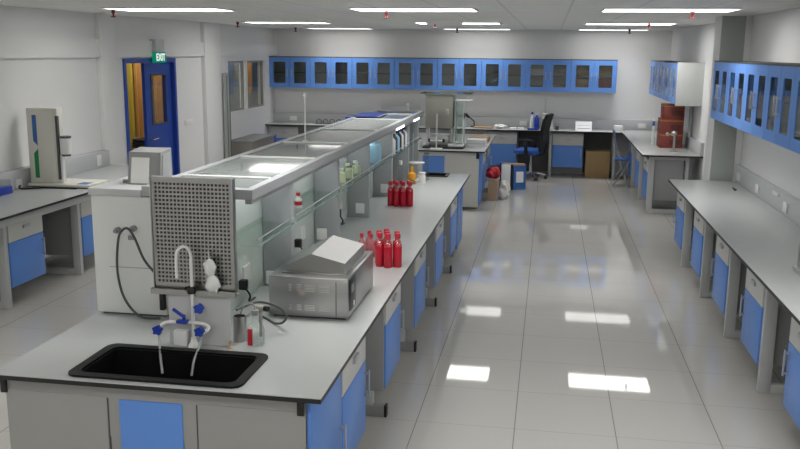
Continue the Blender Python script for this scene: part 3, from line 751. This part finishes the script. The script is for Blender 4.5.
for i, (y, h, r, a, c, l) in enumerate(((8.34, .20, .045, 'white', 'black', 'white body, nearest end'), (8.46, .22, .045, 'dkgrey', 'white', 'dark body with white cap, second in'), (8.58, .21, .045, 'sky', 'black', 'light blue body with black cap'), (8.70, .22, .045, 'black', 'cblue', 'black body with blue cap'), (8.82, .21, .045, 'white', 'cblue', 'white body with blue cap'), (8.94, .22, .04, 'dkgrey', 'black', 'all dark, before the last'), (9.06, .21, .045, 'white', 'black', 'white body, farthest end'))):
    bottle('reagent_bottle', f'shelf bottle under the lit strip, {l}', -1.50, y, ZS, r, h, M[a], M[c], 'bottle', 'reagent bottles under the lit strip')
bottle('dark_bottle', 'dark bottle with blue cap behind the farther red bottles', -1.50, 8.28, .85, .03, .16, M['dkgrey'], M['cblue'])
bottle('squeeze_bottle', 'clear squeeze bottle right of the dark bottle, under the lit strip', -1.45, 8.62, .85, .032, .3, M['wpane'], M['white'])
t = thing('orange_flask', 'round flask of orange liquid near the far end of the island', 'flask', (-1.40, 9.05, .85))
part('bulb', MB().lathe([(0, .028), (.02, .03), (.042, .05), (.05, .08), (.042, .11), (.018, .13), (.014, .19), (0, .19)], (-1.40, 9.05, .85), 20), M['amber'], t)
part('cork_ring', MB().lathe([(.02, 0), (.045, 0), (.045, .03), (.03, .034), (.02, .028), (.02, 0)], (-1.40, 9.05, .85), 20), M['wood'], t)
t = thing('retort_stand', 'retort stand with a white ring tray at the far island end', 'stand', (-1.42, 9.32, .85))
part('base', MB().box(-1.48, -1.36, 9.26, 9.42, .85, .862, .003), M['white'], t)
part('rod', MB().cyl((-1.44, 9.36, .862), (-1.44, 9.36, 1.36), .006, n=10), M['alu'], t)
part('ring_tray', MB().lathe([(0, 0), (.085, 0), (.09, .012), (.086, .014), (0, .008)], (-1.39, 9.30, 1.04), 24), M['white'], t)
bottle('measuring_cylinder', 'tall clear measuring cylinder beside the white ring tray', -1.285, 9.34, .85, .03, .34, M['wpane'], M['glass'], 'cylinder', None, .9)
bottle('white_jar', 'white jar standing between orange flask and small far sink', -1.30, 9.12, .85, .038, .12, M['white'], M['white'], 'jar', None, .8)

# ------------------------------------------------------------------ second island
JX0, JX1, JY0, JY1 = -2.335, -.862, 12.3, 14.9
worktop('island_worktop', 'pale grey worktop of the second, farther island', [(JX0, JX1, JY0, JY1)])
t = thing('island_cabinet', 'off-white cabinet with blue door closing the second island end', 'cabinet', (-1.6, 12.6, 0))
part('body', MB().box(-2.29, -.95, 12.36, 12.95, .03, .82, .002), M['cab'], t)
part('front_door', MB().box(-1.76, -1.44, 12.35, 12.36, .2, .765, .002), M['blue'], t)
part('front_panel', MB().box(-1.40, -.965, 12.352, 12.36, .05, .79, .002), M['cab'], t)
part('side_door', MB().box(-.95, -.932, 12.40, 12.93, .06, .80, .002), M['blue'], t)
part('corner_bracket', MB().box(-.985, -.945, 12.34, 12.36, .735, .82, .003), M['black'], t)
dup(cabI, (-.93, 12.96, 0), R(90), 'blue cabinet under the second island, nearest its end panel', 'second island cabinets')
dup(cabI, (-.93, 14.0, 0), R(90), 'blue cabinet under the second island, toward the back wall', 'second island cabinets')
dup(tf0, (-.93, 13.94, 0), R(90), 'grey frame with floor foot under the second island')
t = thing('water_still', 'stainless steel water still raised on legs on the second island', 'water still', (-1.56, 12.72, .85))
part('tank', MB().box(-1.76, -1.355, 12.58, 12.9, 1.14, 1.61, .01), M['steeldk'], t)
part('lower_unit', MB().box(-1.70, -1.42, 12.64, 12.86, .876, 1.02, .006), M['steel'], t)
part('glass_top', MB().box(-1.83, -1.09, 12.45, 12.93, 1.64, 1.646), M['glass'], t)
part('lid', MB().box(-1.77, -1.345, 12.57, 12.91, 1.61, 1.64, .006), M['steeldk'], t)
for x in (-1.73, -1.385):
    for y in (12.61, 12.87): part('leg', MB().cyl((x, y, .875), (x, y, 1.142), .014, n=10), M['chrome'], t)
part('base_tray', MB().box(-1.79, -1.19, 12.52, 12.93, .85, .876, .006), M['black'], t)
part('spec_plate', MB().box(-1.47, -1.42, 12.574, 12.58, 1.30, 1.42, .002), M['alu'], t)
t = thing('burette_stand', 'white stand rod with black clamps in front of the steel water still', 'stand', (-1.575, 12.45, .85))
part('rod', MB().cyl((-1.575, 12.45, .86), (-1.575, 12.45, 1.36), .011, n=10), M['white'], t)
part('base', MB().box(-1.66, -1.49, 12.41, 12.50, .85, .864, .003), M['white'], t)
part('crossbar', MB().cyl((-1.68, 12.45, .97), (-1.47, 12.45, .97), .008, n=10), M['alu'], t)
part('clamp', MB().box(-1.695, -1.665, 12.43, 12.47, .95, 1.0, .004), M['black'], t)
part('clamp', MB().box(-1.485, -1.455, 12.43, 12.47, .95, 1.0, .004), M['black'], t)
t = thing('clear_hood', 'clear upright cabinet with a flat lit canopy right of the water still', 'hood', (-1.24, 12.72, .85))
part('back_wall', MB().box(-1.33, -1.32, 12.58, 12.86, .915, 1.53).box(-1.215, -1.205, 12.58, 12.86, .915, 1.53), M['spine'], t)
part('glass_front', MB().box(-1.32, -1.215, 12.58, 12.586, .95, 1.53), M['glass'], t)
part('canopy', MB().box(-1.335, -1.10, 12.5, 12.92, 1.53, 1.545, .003), M['alu'], t)
part('base', MB().box(-1.42, -1.20, 12.54, 12.88, .877, .915, .004), M['white'], t)
part('black_switch', MB().box(-1.205, -1.195, 12.68, 12.74, 1.28, 1.36, .003), M['black'], t)
for i, (x, y, h, r, a, c, l) in enumerate(((-1.98, 12.5, .16, .035, 'wpane', 'black', 'leftmost'), (-1.88, 12.46, .2, .04, 'dkgrey', 'white', 'dark one'), (-1.83, 12.62, .14, .03, 'white', 'redcap', 'white one with red cap'))):
    bottle('reagent_bottle', f'bottle on the second island left of the steel water still, {l}', x, y, .85, r, h, M[a], M[c], 'bottle', 'bottles left of the water still')
for i, (z0, z1, dx) in enumerate(((.85, .905, 0), (.905, .955, .015))):
    t = thing('ring_binder', f'pale grey binder on the second island, {"bottom" if i == 0 else "top"} one of the pile of two', 'binder', (-1.04, 12.98, z0), 'grey binders')
    part('cover', MB().box(-1.19+dx, -.89, 12.82, 13.12, z0, z0+.006).box(-1.19+dx, -.89, 12.82, 13.12, z1-.006, z1-.0005).box(-1.19+dx, -1.184+dx, 12.82, 13.12, z0+.006, z1-.006), M['trunk'], t)
    part('pages', MB().box(-1.184+dx, -.90, 12.83, 13.11, z0+.006, z1-.006), M['paper'], t)
solo('wooden_board', MB().box(-1.19, -.90, 13.5, 13.9, .85, .93, .004), M['wood'], 'brown wooden box behind the grey binders on the second island', 'box')

# ------------------------------------------------------------------ wall cupboards
def make_wallcab(w=.81, h=.57, d=.32):
    t = thing('wall_cupboard', '', 'wall cupboard', (0, 0, 1.53), local=True)
    b = MB(); k = .018
    b.box(0, w, .02, d, 0, k); b.box(0, w, .02, d, h-k, h); b.box(0, k, .02, d, k, h-k); b.box(w-k, w, .02, d, k, h-k); b.box(k, w-k, d-k, d, k, h-k)
    part('carcass', b, M['cab'], t)
    part('inner_shelf', MB().box(k, w-k, .05, d-k, h*.48, h*.48+.015), M['midgrey'], t)
    part('top_board', MB().box(0, w, .0, d, h, h+.014), M['dkgrey'], t)
    for s in (0, 1):
        x0, x1 = (.002, w/2-.002) if s == 0 else (w/2+.002, w-.002)
        cx = (x0+x1)/2; pw = .118
        dr = part('door', MB().ring((x0, x1, 0, h-.002), (cx-pw, cx+pw, .085, h-.085), 'y', 0, .018, .002, .02, 4), M['cabwall'], t)
        part('glass_pane', MB().box(cx-pw+.001, cx+pw-.001, .004, .006, .086, h-.086), M['pane'], dr)
        hx = x1-.04 if s == 0 else x0+.04
        part('door_handle', MB().box(hx-.006, hx+.006, -.028, -.018, h*.36, h*.62, .003).box(hx-.005, hx+.005, -.018, 0, h*.38, h*.40).box(hx-.005, hx+.005, -.018, 0, h*.58, h*.60), M['alu'], dr)
    return t
wc0 = make_wallcab()
NB = 8; BW = 6.49/NB
for i in range(NB):
    x = XL + i*BW
    lab = f'blue glazed cupboard on the back wall, {ORD[i]} from the left corner' + (' , holding cartons' if i > 5 else '')
    lab = lab.replace(' ,', ',')
    if i == 0: wc0.location = (x, 16.23, 1.53); wc0['label'] = lab; wc0['group'] = 'blue cupboards on the back wall'
    else: dup(wc0, (x, 16.23, 1.53), 0, lab)
# contents seen through the last two pairs of doors
for cx, items in ((XL+6*BW, [(.07, .30, .018, .10, 'wood', 'lying low behind the left door of the seventh cupboard'), (.08, .32, .29, .40, 'paper', 'pale, on the upper shelf of the seventh cupboard'), (.47, .74, .018, .13, 'cardboard', 'behind the right door of the seventh cupboard'), (.50, .72, .29, .36, 'midgrey', 'grey, upper right in the seventh cupboard')]),
                  (XL+7*BW, [(.10, .34, .018, .24, 'cardboard', 'behind the left door of the last cupboard'), (.12, .33, .29, .42, 'wood', 'upper left in the last cupboard'), (.48, .74, .018, .25, 'redbox', 'reddish, behind the right door of the last cupboard'), (.50, .74, .29, .47, 'cardboard', 'upper right in the last cupboard')])):
    for x0, x1, z0, z1, m, l in items:
        solo('small_carton', MB().box(cx+x0, cx+x1, 16.30, 16.48, 1.53+z0+(.0005 if z0 > .2 else 0), 1.53+z1, .003), M[m], f'small carton {l} on the back wall', 'carton', 'cartons in the back wall cupboards')
# right-hand row above the right bench
RW = .83
for i, y in enumerate([10.36-k*RW for k in range(6)]):
    if y > 10.0: pass
nm = ['meeting the grey column', 'second from the grey column', 'third from the grey column', 'fourth from the grey column', 'fifth from the grey column']
for i in range(5):
    q_ = dup(wc0, (1.76, 10.045-i*.815, 1.55), R(-90), f'blue glazed cupboard above the right bench, {nm[i]}', 'blue cupboards above the right bench'); q_.scale = (.815/BW, 1.12, 1.053)
nm = ['nearest, with the bare end panel', 'second from its bare end panel', 'third from its bare end panel', 'deepest in the corner']
for i in range(4):
    dup(wc0, (1.76, 16.2-(3-i)*.83, 1.53), R(-90), f'blue wall cupboard above the red cartons, {nm[i]}', 'blue cupboards above the red cartons')
solo('end_board', MB().box(1.765, 2.13, 12.862, 12.878, 1.51, 2.115, .002), M['machine'], 'plain off-white end panel of the cupboards above the red cartons', 'panel')
solo('wall_pipe', MB().cyl((2.06, 13.3, 1.04), (2.06, 13.3, 1.525), .028), M['midgrey'], 'grey pipe down the wall right of the red cartons', 'pipe')
t = thing('ceiling_camera', 'small dark dome on top of the right cupboards near the frame edge', 'camera', (1.95, 7.1, 2.165))
part('dome', MB().lathe([(0, .045), (.015, .043), (.026, .03), (.03, .012), (.03, 0), (0, 0)], (1.95, 7.1, 2.165), 16), M['midgrey'], t)

# ------------------------------------------------------------------ left bench things
t = thing('tower_instrument', 'cream tower instrument with blue and green stripes on the left worktop', 'instrument', (-4.98, 8.1, .85))
part('tower', MB().box(-5.175, -4.835, 8.02, 8.13, .89, 1.645, .012), M['offwhite'], t)
part('base', MB().box(-5.175, -4.50, 7.96, 8.36, .862, .89, .006), M['offwhite'], t)
part('foot', MB().box(-5.15, -4.53, 7.99, 8.33, .85, .862), M['dkgrey'], t)
part('blue_stripe', MB().prism([(-5.11, 1.575), (-5.065, 1.575), (-5.065, 1.27), (-5.11, 1.315)], 'y', 8.016, 8.0205), M['stripeblue'], t)
part('green_stripe', MB().prism([(-5.11, 1.19), (-5.065, 1.235), (-5.065, .94), (-5.11, .94)], 'y', 8.016, 8.0205), M['green'], t)
part('slot', MB().box(-4.855, -4.833, 8.012, 8.05, .93, 1.57, .002), M['dkgrey'], t)
part('front_plate', MB().box(-5.02, -4.87, 8.012, 8.0205, .92, 1.60, .002), M['offwhite'], t)
part('head', MB().cyl((-4.765, 8.03, 1.19), (-4.765, 8.03, 1.35), .055, n=24), M['white'], t)
part('head_cap', MB().cyl((-4.765, 8.03, 1.35), (-4.765, 8.03, 1.37), .056, n=24).cyl((-4.765, 8.03, 1.17), (-4.765, 8.03, 1.19), .045, n=24).box(-4.84, -4.81, 8.04, 8.08, 1.22, 1.33, .003), M['dkgrey'], t)
part('pillar', MB().box(-4.834, -4.812, 8.03, 8.07, .89, 1.18, .003), M['white'], t)
part('blue_sheet', MB().box(-4.66, -4.55, 8.0, 8.14, .89, .892), M['stripeblue'], t)
solo('power_cable', MB().tube([(-5.17, 7.83, .885), (-5.15, 7.80, .86), (-5.06, 7.85, .857), (-4.95, 7.92, .858), (-4.80, 7.93, .857), (-4.62, 7.93, .857)], .009, 10, 5), M['black'], 'black power lead lying along the foot of the cream tower instrument', 'cable')
t = thing('tube_rack', 'blue plastic rack with clear top at the left edge of the left worktop', 'rack', (-5.15, 7.5, .85))
part('tray', MB().box(-5.195, -5.10, 7.40, 7.6, .85, .92, .006), M['cblue'], t)
part('cover', MB().box(-5.19, -5.105, 7.41, 7.59, .92, .985, .006), M['wpane'], t)
solo('wall_switch', MB().box(XL, XL+.012, 12.19, 12.48, 1.12, 1.20, .004), M['white'], 'white switch plate on the wall right of the blue door', 'switch')
# exit sign
t = thing('exit_sign', 'green EXIT sign above the blue door', 'exit sign', (-5.2, 11.1, 2.05))
part('box', MB().box(-5.25, -5.19, 11.10, 11.41, 2.05, 2.19, .006), M['exitgreen'], t)
part('bracket', MB().box(-5.29, -5.20, 11.12, 11.39, 2.19, 2.36, .004), M['trunk'], t)
cu = bpy.data.curves.new('exit_text', 'FONT'); cu.body = 'EXIT'; cu.size = .135; cu.extrude = .002; cu.align_x = 'CENTER'; cu.align_y = 'CENTER'; cu.offset = .003
to = bpy.data.objects.new('exit_text', cu); C.objects.link(to)
bpy.context.view_layer.update()
me = bpy.data.meshes.new_from_object(to.evaluated_get(bpy.context.evaluated_depsgraph_get()))
bpy.data.objects.remove(to)
me.transform(Matrix.Translation(Vector((-5.187, 11.235, 2.12)) - Vector((-5.2, 11.1, 2.05))) @ Matrix(((0, 0, 1, 0), (1, 0, 0, 0), (0, 1, 0, 0), (0, 0, 0, 1))))
me.materials.append(M['exitwhite'])
eo = bpy.data.objects.new('lettering', me); C.objects.link(eo); eo.parent = t
# tall strip and grey trolley under the window
t = thing('leaning_board', 'narrow dark grey-green panel standing upright left of the window', 'panel', (-5.22, 13.75, 0))
part('board', MB().box(-5.225, -5.19, 13.57, 13.78, .02, 1.86, .003), M['column'], t)
part('edge_strip', MB().box(-5.232, -5.185, 13.78, 13.80, .0, 1.86, .002).box(-5.232, -5.185, 13.66, 13.675, .02, 1.82), M['dkgrey'], t)
t = thing('low_cupboard', 'low grey-brown cupboard standing under the window', 'cupboard', (-5.1, 14.6, 0))
part('body', MB().box(-5.28, -4.9, 14.0, 15.2, .05, .70, .004), mat('taupe board', (.25, .23, .21), .5), t)
part('top', MB().box(-5.29, -4.88, 13.99, 15.21, .70, .73, .003), M['midgrey'], t)
part('plinth', MB().box(-5.27, -4.92, 14.02, 15.18, 0, .05), M['dkgrey'], t)
solo('blue_bin', MB().box(-5.22, -4.98, 15.30, 15.6, 0, .70, .01), M['cblue'], 'blue bin between the low cupboard and the back bench', 'bin')

# passage contents seen through the door and window
def curtain(name, m, x, y0, y1, label, z1=2.3, z0=.03):
    pts = []; n = int((y1-y0)/.035)
    A = [(x+.02*math.sin(i*1.3), y0+(y1-y0)*i/n) for i in range(n+1)]
    solo(name, MB().prism(A+[(p[0]-.006, p[1]) for p in A[::-1]], 'z', z0, z1), m, label, 'curtain')
curtain('strip_curtain', M['yellow'], -6.5, 12.72, 13.05, 'yellow strip curtain seen through the open blue doorway')
curtain('strip_curtain', M['orange'], -6.5, 13.06, 13.66, 'orange curtain next to the yellow one, in the blue doorway')
curtain('strip_curtain', M['orange'], -6.5, 13.75, 14.25, 'orange curtain behind the glass of the blue door')
curtain('strip_curtain', M['orange'], -6.5, 17.98, 18.10, 'thin orange strip behind the left window pane', 2.3, 1.30)
curtain('strip_curtain', M['orange'], -6.5, 18.40, 18.66, 'orange strip behind the right window pane', 2.3, 1.30)
solo('blue_board', MB().box(-6.69, -6.65, 16.9, 17.9, 1.3, 2.2), M['slateblue'], 'blue board behind the left window pane', 'board')
solo('blue_board', MB().box(-6.69, -6.65, 18.85, 19.8, 1.3, 2.2), M['slateblue'], 'blue board behind the right window pane', 'board')
solo('passage_partition', MB().box(-6.8, -6.7, 11.5, 20.8, 0, ZC), M['midgrey'], 'grey partition seen beyond the blue door and the window', 'partition')
solo('carton', MB().box(-6.3, -5.9, 12.2, 12.8, 0, .75, .005), M['brownbag'], 'brown carton standing in the passage behind the blue doorway', 'carton')
t = thing('hose_reel', 'dark coiled hose on the carton in the blue doorway', 'hose', (-6.1, 12.5, .75))
for k in range(3):
    part('hose_coil', MB().tube([(-6.1+(.17-.01*k)*math.cos(a), 12.5+(.17-.01*k)*math.sin(a), .775+.045*k) for a in [2*math.pi*i/24 for i in range(25)]], .024, 8, 2), M['dkgrey'], t)
t = thing('passage_light', 'lit ceiling panel in the passage behind the left wall', 'ceiling light', (-6.0, 13.5, ZC))
part('frame', MB().ring((-6.3, -5.7, 12.9, 14.1), (-6.285, -5.715, 12.915, 14.085), 'z', ZC-.014, ZC), M['white'], t)
part('diffuser', MB().box(-6.285, -5.715, 12.915, 14.085, ZC-.012, ZC-.001), M['corrlamp'], t)
dup(t, (-6.0, 17.8, ZC), 0, 'lit ceiling panel in the passage behind the window')

# ------------------------------------------------------------------ back bench things
t = thing('office_chair', 'black mesh office chair with blue seat at the back bench', 'chair', (-.27, 15.62, 0))
cx, cy = -.27, 15.62; t.rotation_euler.z = R(-16); t.location.y = 15.68
part('seat', MB().box(cx-.27, cx+.2, cy-.23, cy+.23, .46, .54, .03, seg=3), M['chairblue'], t, 'blue seat')
part('backrest', MB().prism([(cx+.19, .50), (cx+.235, .50), (cx+.26, .62), (cx+.255, .80), (cx+.29, 1.0), (cx+.335, 1.16), (cx+.295, 1.175), (cx+.23, 1.02), (cx+.195, .82), (cx+.195, .64)], 'y', cy-.19, cy+.19), M['chairblack'], t)
part('back_bracket', MB().tube([(cx+.02, cy, .44), (cx+.2, cy, .45), (cx+.262, cy, .52), (cx+.262, cy, .66)], .018, 10), M['black'], t)
for s in (-1, 1):
    part('armrest', MB().box(cx-.16, cx+.1, cy+s*.27-.035, cy+s*.27+.035, .70, .73, .01).box(cx-.05, cx+.01, cy+s*.27-.02, cy+s*.27+.02, .44, .70, .006).box(cx-.05, cx+.01, cy+s*.15-.1, cy+s*.15+.1, .43, .455), M['black'], t)
part('gas_column', MB().cyl((cx, cy, .10), (cx, cy, .30), .028).cyl((cx, cy, .30), (cx, cy, .455), .016).box(cx-.1, cx+.1, cy-.09, cy+.09, .435, .465), M['chrome'], t)
for k in range(5):
    a = R(20+72*k); e = Vector((math.cos(a), math.sin(a), 0)); q = Matrix.Rotation(a, 3, 'Z')
    sp = part('base_spoke', MB().tube([(cx, cy, .115), (cx+.14*e.x, cy+.14*e.y, .105), (cx+.27*e.x, cy+.27*e.y, .075)], .016, 8), M['chrome'], t)
    ex, ey = cx+.27*e.x, cy+.27*e.y
    part('caster', MB().cyl((ex-.012*e.y, ey+.012*e.x, .027), (ex-.03*e.y, ey+.03*e.x, .027), .027, n=14).cyl((ex+.012*e.y, ey-.012*e.x, .027), (ex+.03*e.y, ey-.03*e.x, .027), .027, n=14).cyl((ex-.012*e.y, ey+.012*e.x, .03), (ex+.012*e.y, ey-.012*e.x, .03), .008, n=8).cyl((ex, ey, .03), (ex, ey, .078), .007, n=8), M['black'], sp)
t = thing('cardboard_box', 'brown cardboard box on the floor under the back bench', 'box', (.93, 16.2, 0))
part('carton', MB().box(.705, 1.14, 16.10, 16.44, 0, .47, .004), M['cardboard'], t)
part('flap', MB().box(.70, 1.145, 16.095, 16.27, .47, .478).box(.70, 1.145, 16.27, 16.445, .471, .476), mottle(mat('pale cardboard', (.50, .37, .18), .8), .08, 8), t)
t = thing('folding_chair', 'blue folding chair with metal legs by the far right bench', 'chair', (1.22, 15.30, 0))
fx, fy = 1.13, 15.30
part('seat', MB().box(fx+.03, fx+.27, fy-.18, fy+.18, .44, .46, .008), M['chairblue'], t)
part('backrest', MB().prism([(fx+.055, .62), (fx+.07, .62), (fx+.01, .93), (fx-.005, .93)], 'y', fy-.18, fy+.18), M['chairblue'], t)
for s in (-1, 1):
    part('leg', MB().tube([(fx-.01, fy+s*.195, .93), (fx+.05, fy+s*.195, .64), (fx+.26, fy+s*.195, .012)], .011, 8, 2), M['midgrey'], t)
    part('leg', MB().tube([(fx+.27, fy+s*.215, .45), (fx+.16, fy+s*.215, .24), (fx+.0, fy+s*.215, .012)], .011, 8, 2), M['midgrey'], t)
part('cross_tube', MB().cyl((fx+.238, fy-.195, .08), (fx+.238, fy+.195, .08), .009).cyl((fx+.02, fy-.215, .06), (fx+.02, fy+.215, .06), .009), M['midgrey'], t)
# bench-top items at the back
t = thing('desktop_printer', 'white and grey machine on the back bench behind the office chair', 'machine', (-.02, 16.25, .85))
part('housing', MB().prism([(-.13, .85), (.11, .85), (.06, 1.12), (-.10, 1.14)], 'y', 16.13, 16.38), M['white'], t)
part('front_cover', MB().box(-.11, .02, 16.118, 16.13, .90, 1.05, .004), M['midgrey'], t)
bottle('blue_bottle', 'blue and white bottle left of the white machine on the back bench', -.20, 16.15, .85, .045, .30, M['cblue'], M['white'])
bottle('white_bottle', 'tall white bottle farthest left beside the blue bottle, back bench', -.285, 16.2, .85, .04, .31, M['white'], M['cblue'])
solo('blue_tray', MB().box(-.36, -.16, 15.96, 16.06, .85, .885, .004), M['cblue'], 'flat blue tray at the front edge of the back bench', 'tray')
solo('wall_strip', MB().box(-.07, -.04, 16.535, 16.55, 1.04, 1.40), M['whitebag'], 'thin pale upright strip on the back wall above the office chair', 'strip')
t = thing('paper_rack', 'white paper stand on the back bench above the blue cabinet and box', 'paper stand', (.64, 16.2, .85))
part('stand', MB().prism([(16.1, .85), (16.3, .85), (16.3, 1.0), (16.22, 1.0)], 'x', .5, .79), M['paper'], t)
part('print_line', MB().box(.53, .76, 16.125, 16.14, .885, .895).box(.53, .76, 16.168, 16.18, .93, .94), M['trunk'], t)
solo('white_box', MB().box(1.19, 1.34, 16.15, 16.3, .85, .945, .006), M['white'], 'small white box at the corner of the back and right worktops', 'box')
solo('folded_cloth', MB().blob((-.87, 16.2, .885), .12, .08, .035, 5, .25), M['white'], 'small white heap on the back bench left of the office chair', 'cloth')
solo('wood_tray', MB().box(-1.35, -1.0, 16.05, 16.3, .85, .875, .004), M['wood'], 'flat brown tray on the back bench by the black desk lamp', 'tray')
solo('small_jar', MB().lathe([(0, 0), (.035, 0), (.035, .06), (.03, .07), (0, .07)], (.17, 16.15, .85), 16), M['dkgrey'], 'small dark jar right of the white machine on the back bench', 'jar')
for i, (x, l) in enumerate(((-.62, 'left'), (-.48, 'right'))):
    solo('paper_stack', MB().box(x-.06, x+.05, 16.1, 16.28, .85, .87, .002), M['paper'], f'low white paper stack near the office chair armrest, {l} one', 'paper')
t = thing('desk_lamp', 'black angled desk lamp on the back bench', 'lamp', (-1.38, 16.3, .85))
part('base', MB().lathe([(0, 0), (.07, 0), (.065, .02), (0, .022)], (-1.36, 16.35, .85), 18), M['black'], t)
part('arm', MB().tube([(-1.36, 16.35, .87), (-1.36, 16.33, .96), (-1.48, 16.28, 1.06)], .012, 8, 1), M['black'], t)
part('shade', MB().cyl((-1.45, 16.29, 1.03), (-1.53, 16.27, 1.095), .02, .035), M['black'], t)
solo('grey_board', MB().box(-3.15, -2.40, 16.41, 16.44, .852, 1.21, .003), M['trunk'], 'grey display board standing on the back bench behind the rack end', 'board')
t = thing('white_tap', 'white lab tap with round head on the back bench behind the rack end', 'tap', (-2.61, 16.3, .85))
part('stem', MB().cyl((-2.61, 16.3, .85), (-2.61, 16.3, 1.22), .012), M['white'], t)
part('head', MB().lathe([(0, 1.21), (.03, 1.215), (.035, 1.24), (.025, 1.27), (0, 1.275)], (-2.61, 16.3, 0), 14), M['white'], t)
t = thing('wire_rack', 'dark wire loops on the back bench left of the blue folder', 'wire rack', (-4.15, 16.2, .85))
for k in range(4):
    part('wire_loop', MB().tube([(-4.36+.13*k, 16.2, .852), (-4.36+.13*k, 16.2, .915), (-4.32+.13*k, 16.21, .945), (-4.28+.13*k, 16.22, .915), (-4.28+.13*k, 16.22, .852)], .008, 8, 4), M['dkgrey'], t)
part('wire_base', MB().cyl((-4.4, 16.21, .858), (-3.86, 16.21, .858), .006, n=8), M['dkgrey'], t)
solo('navy_box', MB().box(-3.78, -3.62, 16.1, 16.3, .85, 1.0, .005), M['cblue'], 'dark blue box on the back bench left of the rack folder', 'box')

# ------------------------------------------------------------------ red cartons and tap on the far right bench
for i in range(3):
    z0 = .85+i*.214; dx = (0, 0, .03)[i]
    nm_ = ('bottom', 'middle', 'top')[i]
    t = thing('red_carton', f'dark red printed carton, {nm_} one of the stack of three', 'carton', (1.8, 13.5, z0), 'stacked red cartons')
    part('carton', MB().box(1.665+dx, 1.99, 13.45, 13.85, z0+.0005, z0+.213, .003), M['redbox'], t)
    part('stripe', MB().box(1.665+dx, 1.99, 13.447, 13.4505, z0+.18, z0+.197).box(1.662+dx, 1.6655+dx, 13.45, 13.85, z0+.18, z0+.197), M['redboxstripe'], t)
    part('print', MB().box(1.80, 1.96, 13.4475, 13.4505, z0+.05, z0+.13), mat('dark print', (.10, .03, .025), .6), t)
t = thing('lab_faucet', 'steel bench tap standing in front of the red cartons', 'faucet', (1.80, 12.95, .85))
part('base', MB().cyl((1.80, 12.95, .85), (1.80, 12.95, .866), .05), M['steeldk'], t)
part('stem', MB().cyl((1.80, 12.95, .866), (1.80, 12.95, 1.10), .016), M['steeldk'], t)
part('bulb', MB().blob((1.79, 12.95, 1.11), .045, .045, .04, 1, .0), M['steeldk'], t)
part('handle', MB().blob((1.70, 12.94, 1.10), .025, .025, .028, 1, .0).cyl((1.70, 12.94, 1.10), (1.79, 12.95, 1.10), .009), M['steeldk'], t)
t = thing('wall_bracket', 'white bracket on the wall left of the red cartons', 'bracket', (1.64, 13.9, .85))
part('arm', MB().box(1.585, 1.615, 13.8, 13.84, .85, 1.25, .004), M['white'], t)
part('clip', MB().box(1.58, 1.62, 13.79, 13.80, 1.15, 1.22, .003), M['stripeblue'], t)
solo('white_stick', MB().cyl((1.985, 12.75, .01), (1.93, 12.78, .70), .012), M['white'], 'white stick leaning in the gap at the end of the far right bench', 'stick')

# ------------------------------------------------------------------ bags and boxes on the floor by the second island
solo('red_bag', MB().blob((-.79, 13.3, .415), .095, .09, .085, 11, .35), M['redbag'], 'crumpled red plastic bag on top of the brown paper bag', 'bag')
t = thing('paper_bag', 'brown paper bag on the floor beside the second island', 'bag', (-.80, 13.25, 0))
part('bag', MB().prism([(-.87, 0), (-.72, 0), (-.715, .3), (-.76, .325), (-.865, .30)], 'y', 13.17, 13.40), M['brownbag'], t)
solo('white_bag', MB().blob((-.62, 13.33, .15), .075, .09, .15, 21, .25), M['whitebag'], 'crumpled white plastic bag between brown bag and blue carton', 'bag')
t = thing('blue_carton', 'open carton with white front and blue printed side on the floor', 'carton', (-.5, 14.2, 0))
q = Matrix.Rotation(R(-8), 3, 'Z')
part('white_side', MB().box(-.69, -.54, 14.05, 14.06, .0, .42, .002), M['paper'], t)
part('blue_side', MB().prism([(-.49, 14.06), (-.29, 14.16), (-.30, 14.18), (-.50, 14.08)], 'z', 0.0, .40), M['stripeblue'], t)
part('print', MB().prism([(-.447, 14.079), (-.33, 14.1375), (-.331, 14.1395), (-.448, 14.081)], 'z', .12, .30), M['paper'], t)
part('black_trim', MB().box(-.54, -.505, 14.045, 14.075, 0, .42).box(-.715, -.70, 14.045, 14.075, 0, .44), M['black'], t)
part('back_side', MB().box(-.70, -.30, 14.3, 14.31, 0, .40).box(-.70, -.69, 14.06, 14.3, 0, .44).box(-.31, -.30, 14.18, 14.3, 0, .40), M['stripeblue'], t)
part('contents', MB().box(-.68, -.32, 14.10, 14.29, .40, .42).box(-.68, -.32, 14.19, 14.29, 0.0, .40), M['brownbag'], t)

t.location.y += .25; t.location.x -= .03
# ------------------------------------------------------------------ world, camera, colour
wd = bpy.data.worlds.new('world'); scene.world = wd; wd.use_nodes = True
wd.node_tree.nodes['Background'].inputs[0].default_value = (.5, .5, .5, 1)
wd.node_tree.nodes['Background'].inputs[1].default_value = .2
cam = bpy.data.cameras.new('camera'); co = bpy.data.objects.new('camera', cam); C.objects.link(co); scene.camera = co
f, th, ps, ro, H = 868.76, .1974, .1668, .0092, 2.2394
fw = Vector((-math.sin(ps)*math.cos(th), math.cos(ps)*math.cos(th), -math.sin(th)))
rt = Vector((math.cos(ps), math.sin(ps), 0)); up = rt.cross(fw)
r2 = rt*math.cos(ro)+up*math.sin(ro); u2 = -rt*math.sin(ro)+up*math.cos(ro)
m = Matrix((r2, u2, -fw)).transposed().to_4x4(); m.translation = (0, 0, H); co.matrix_world = m
cam.sensor_width = 36; cam.lens = f/800*36; cam.clip_start = .05
vs = scene.view_settings
scene.display_settings.display_device = 'sRGB'; vs.view_transform = 'Standard'; vs.look = 'None'; vs.exposure = 0.2; vs.gamma = 1; vs.use_curve_mapping = False
scene.cycles.use_denoising = True
scene.cycles.max_bounces = 10; scene.cycles.transparent_max_bounces = 24
scene.cycles.sample_clamp_indirect = 6
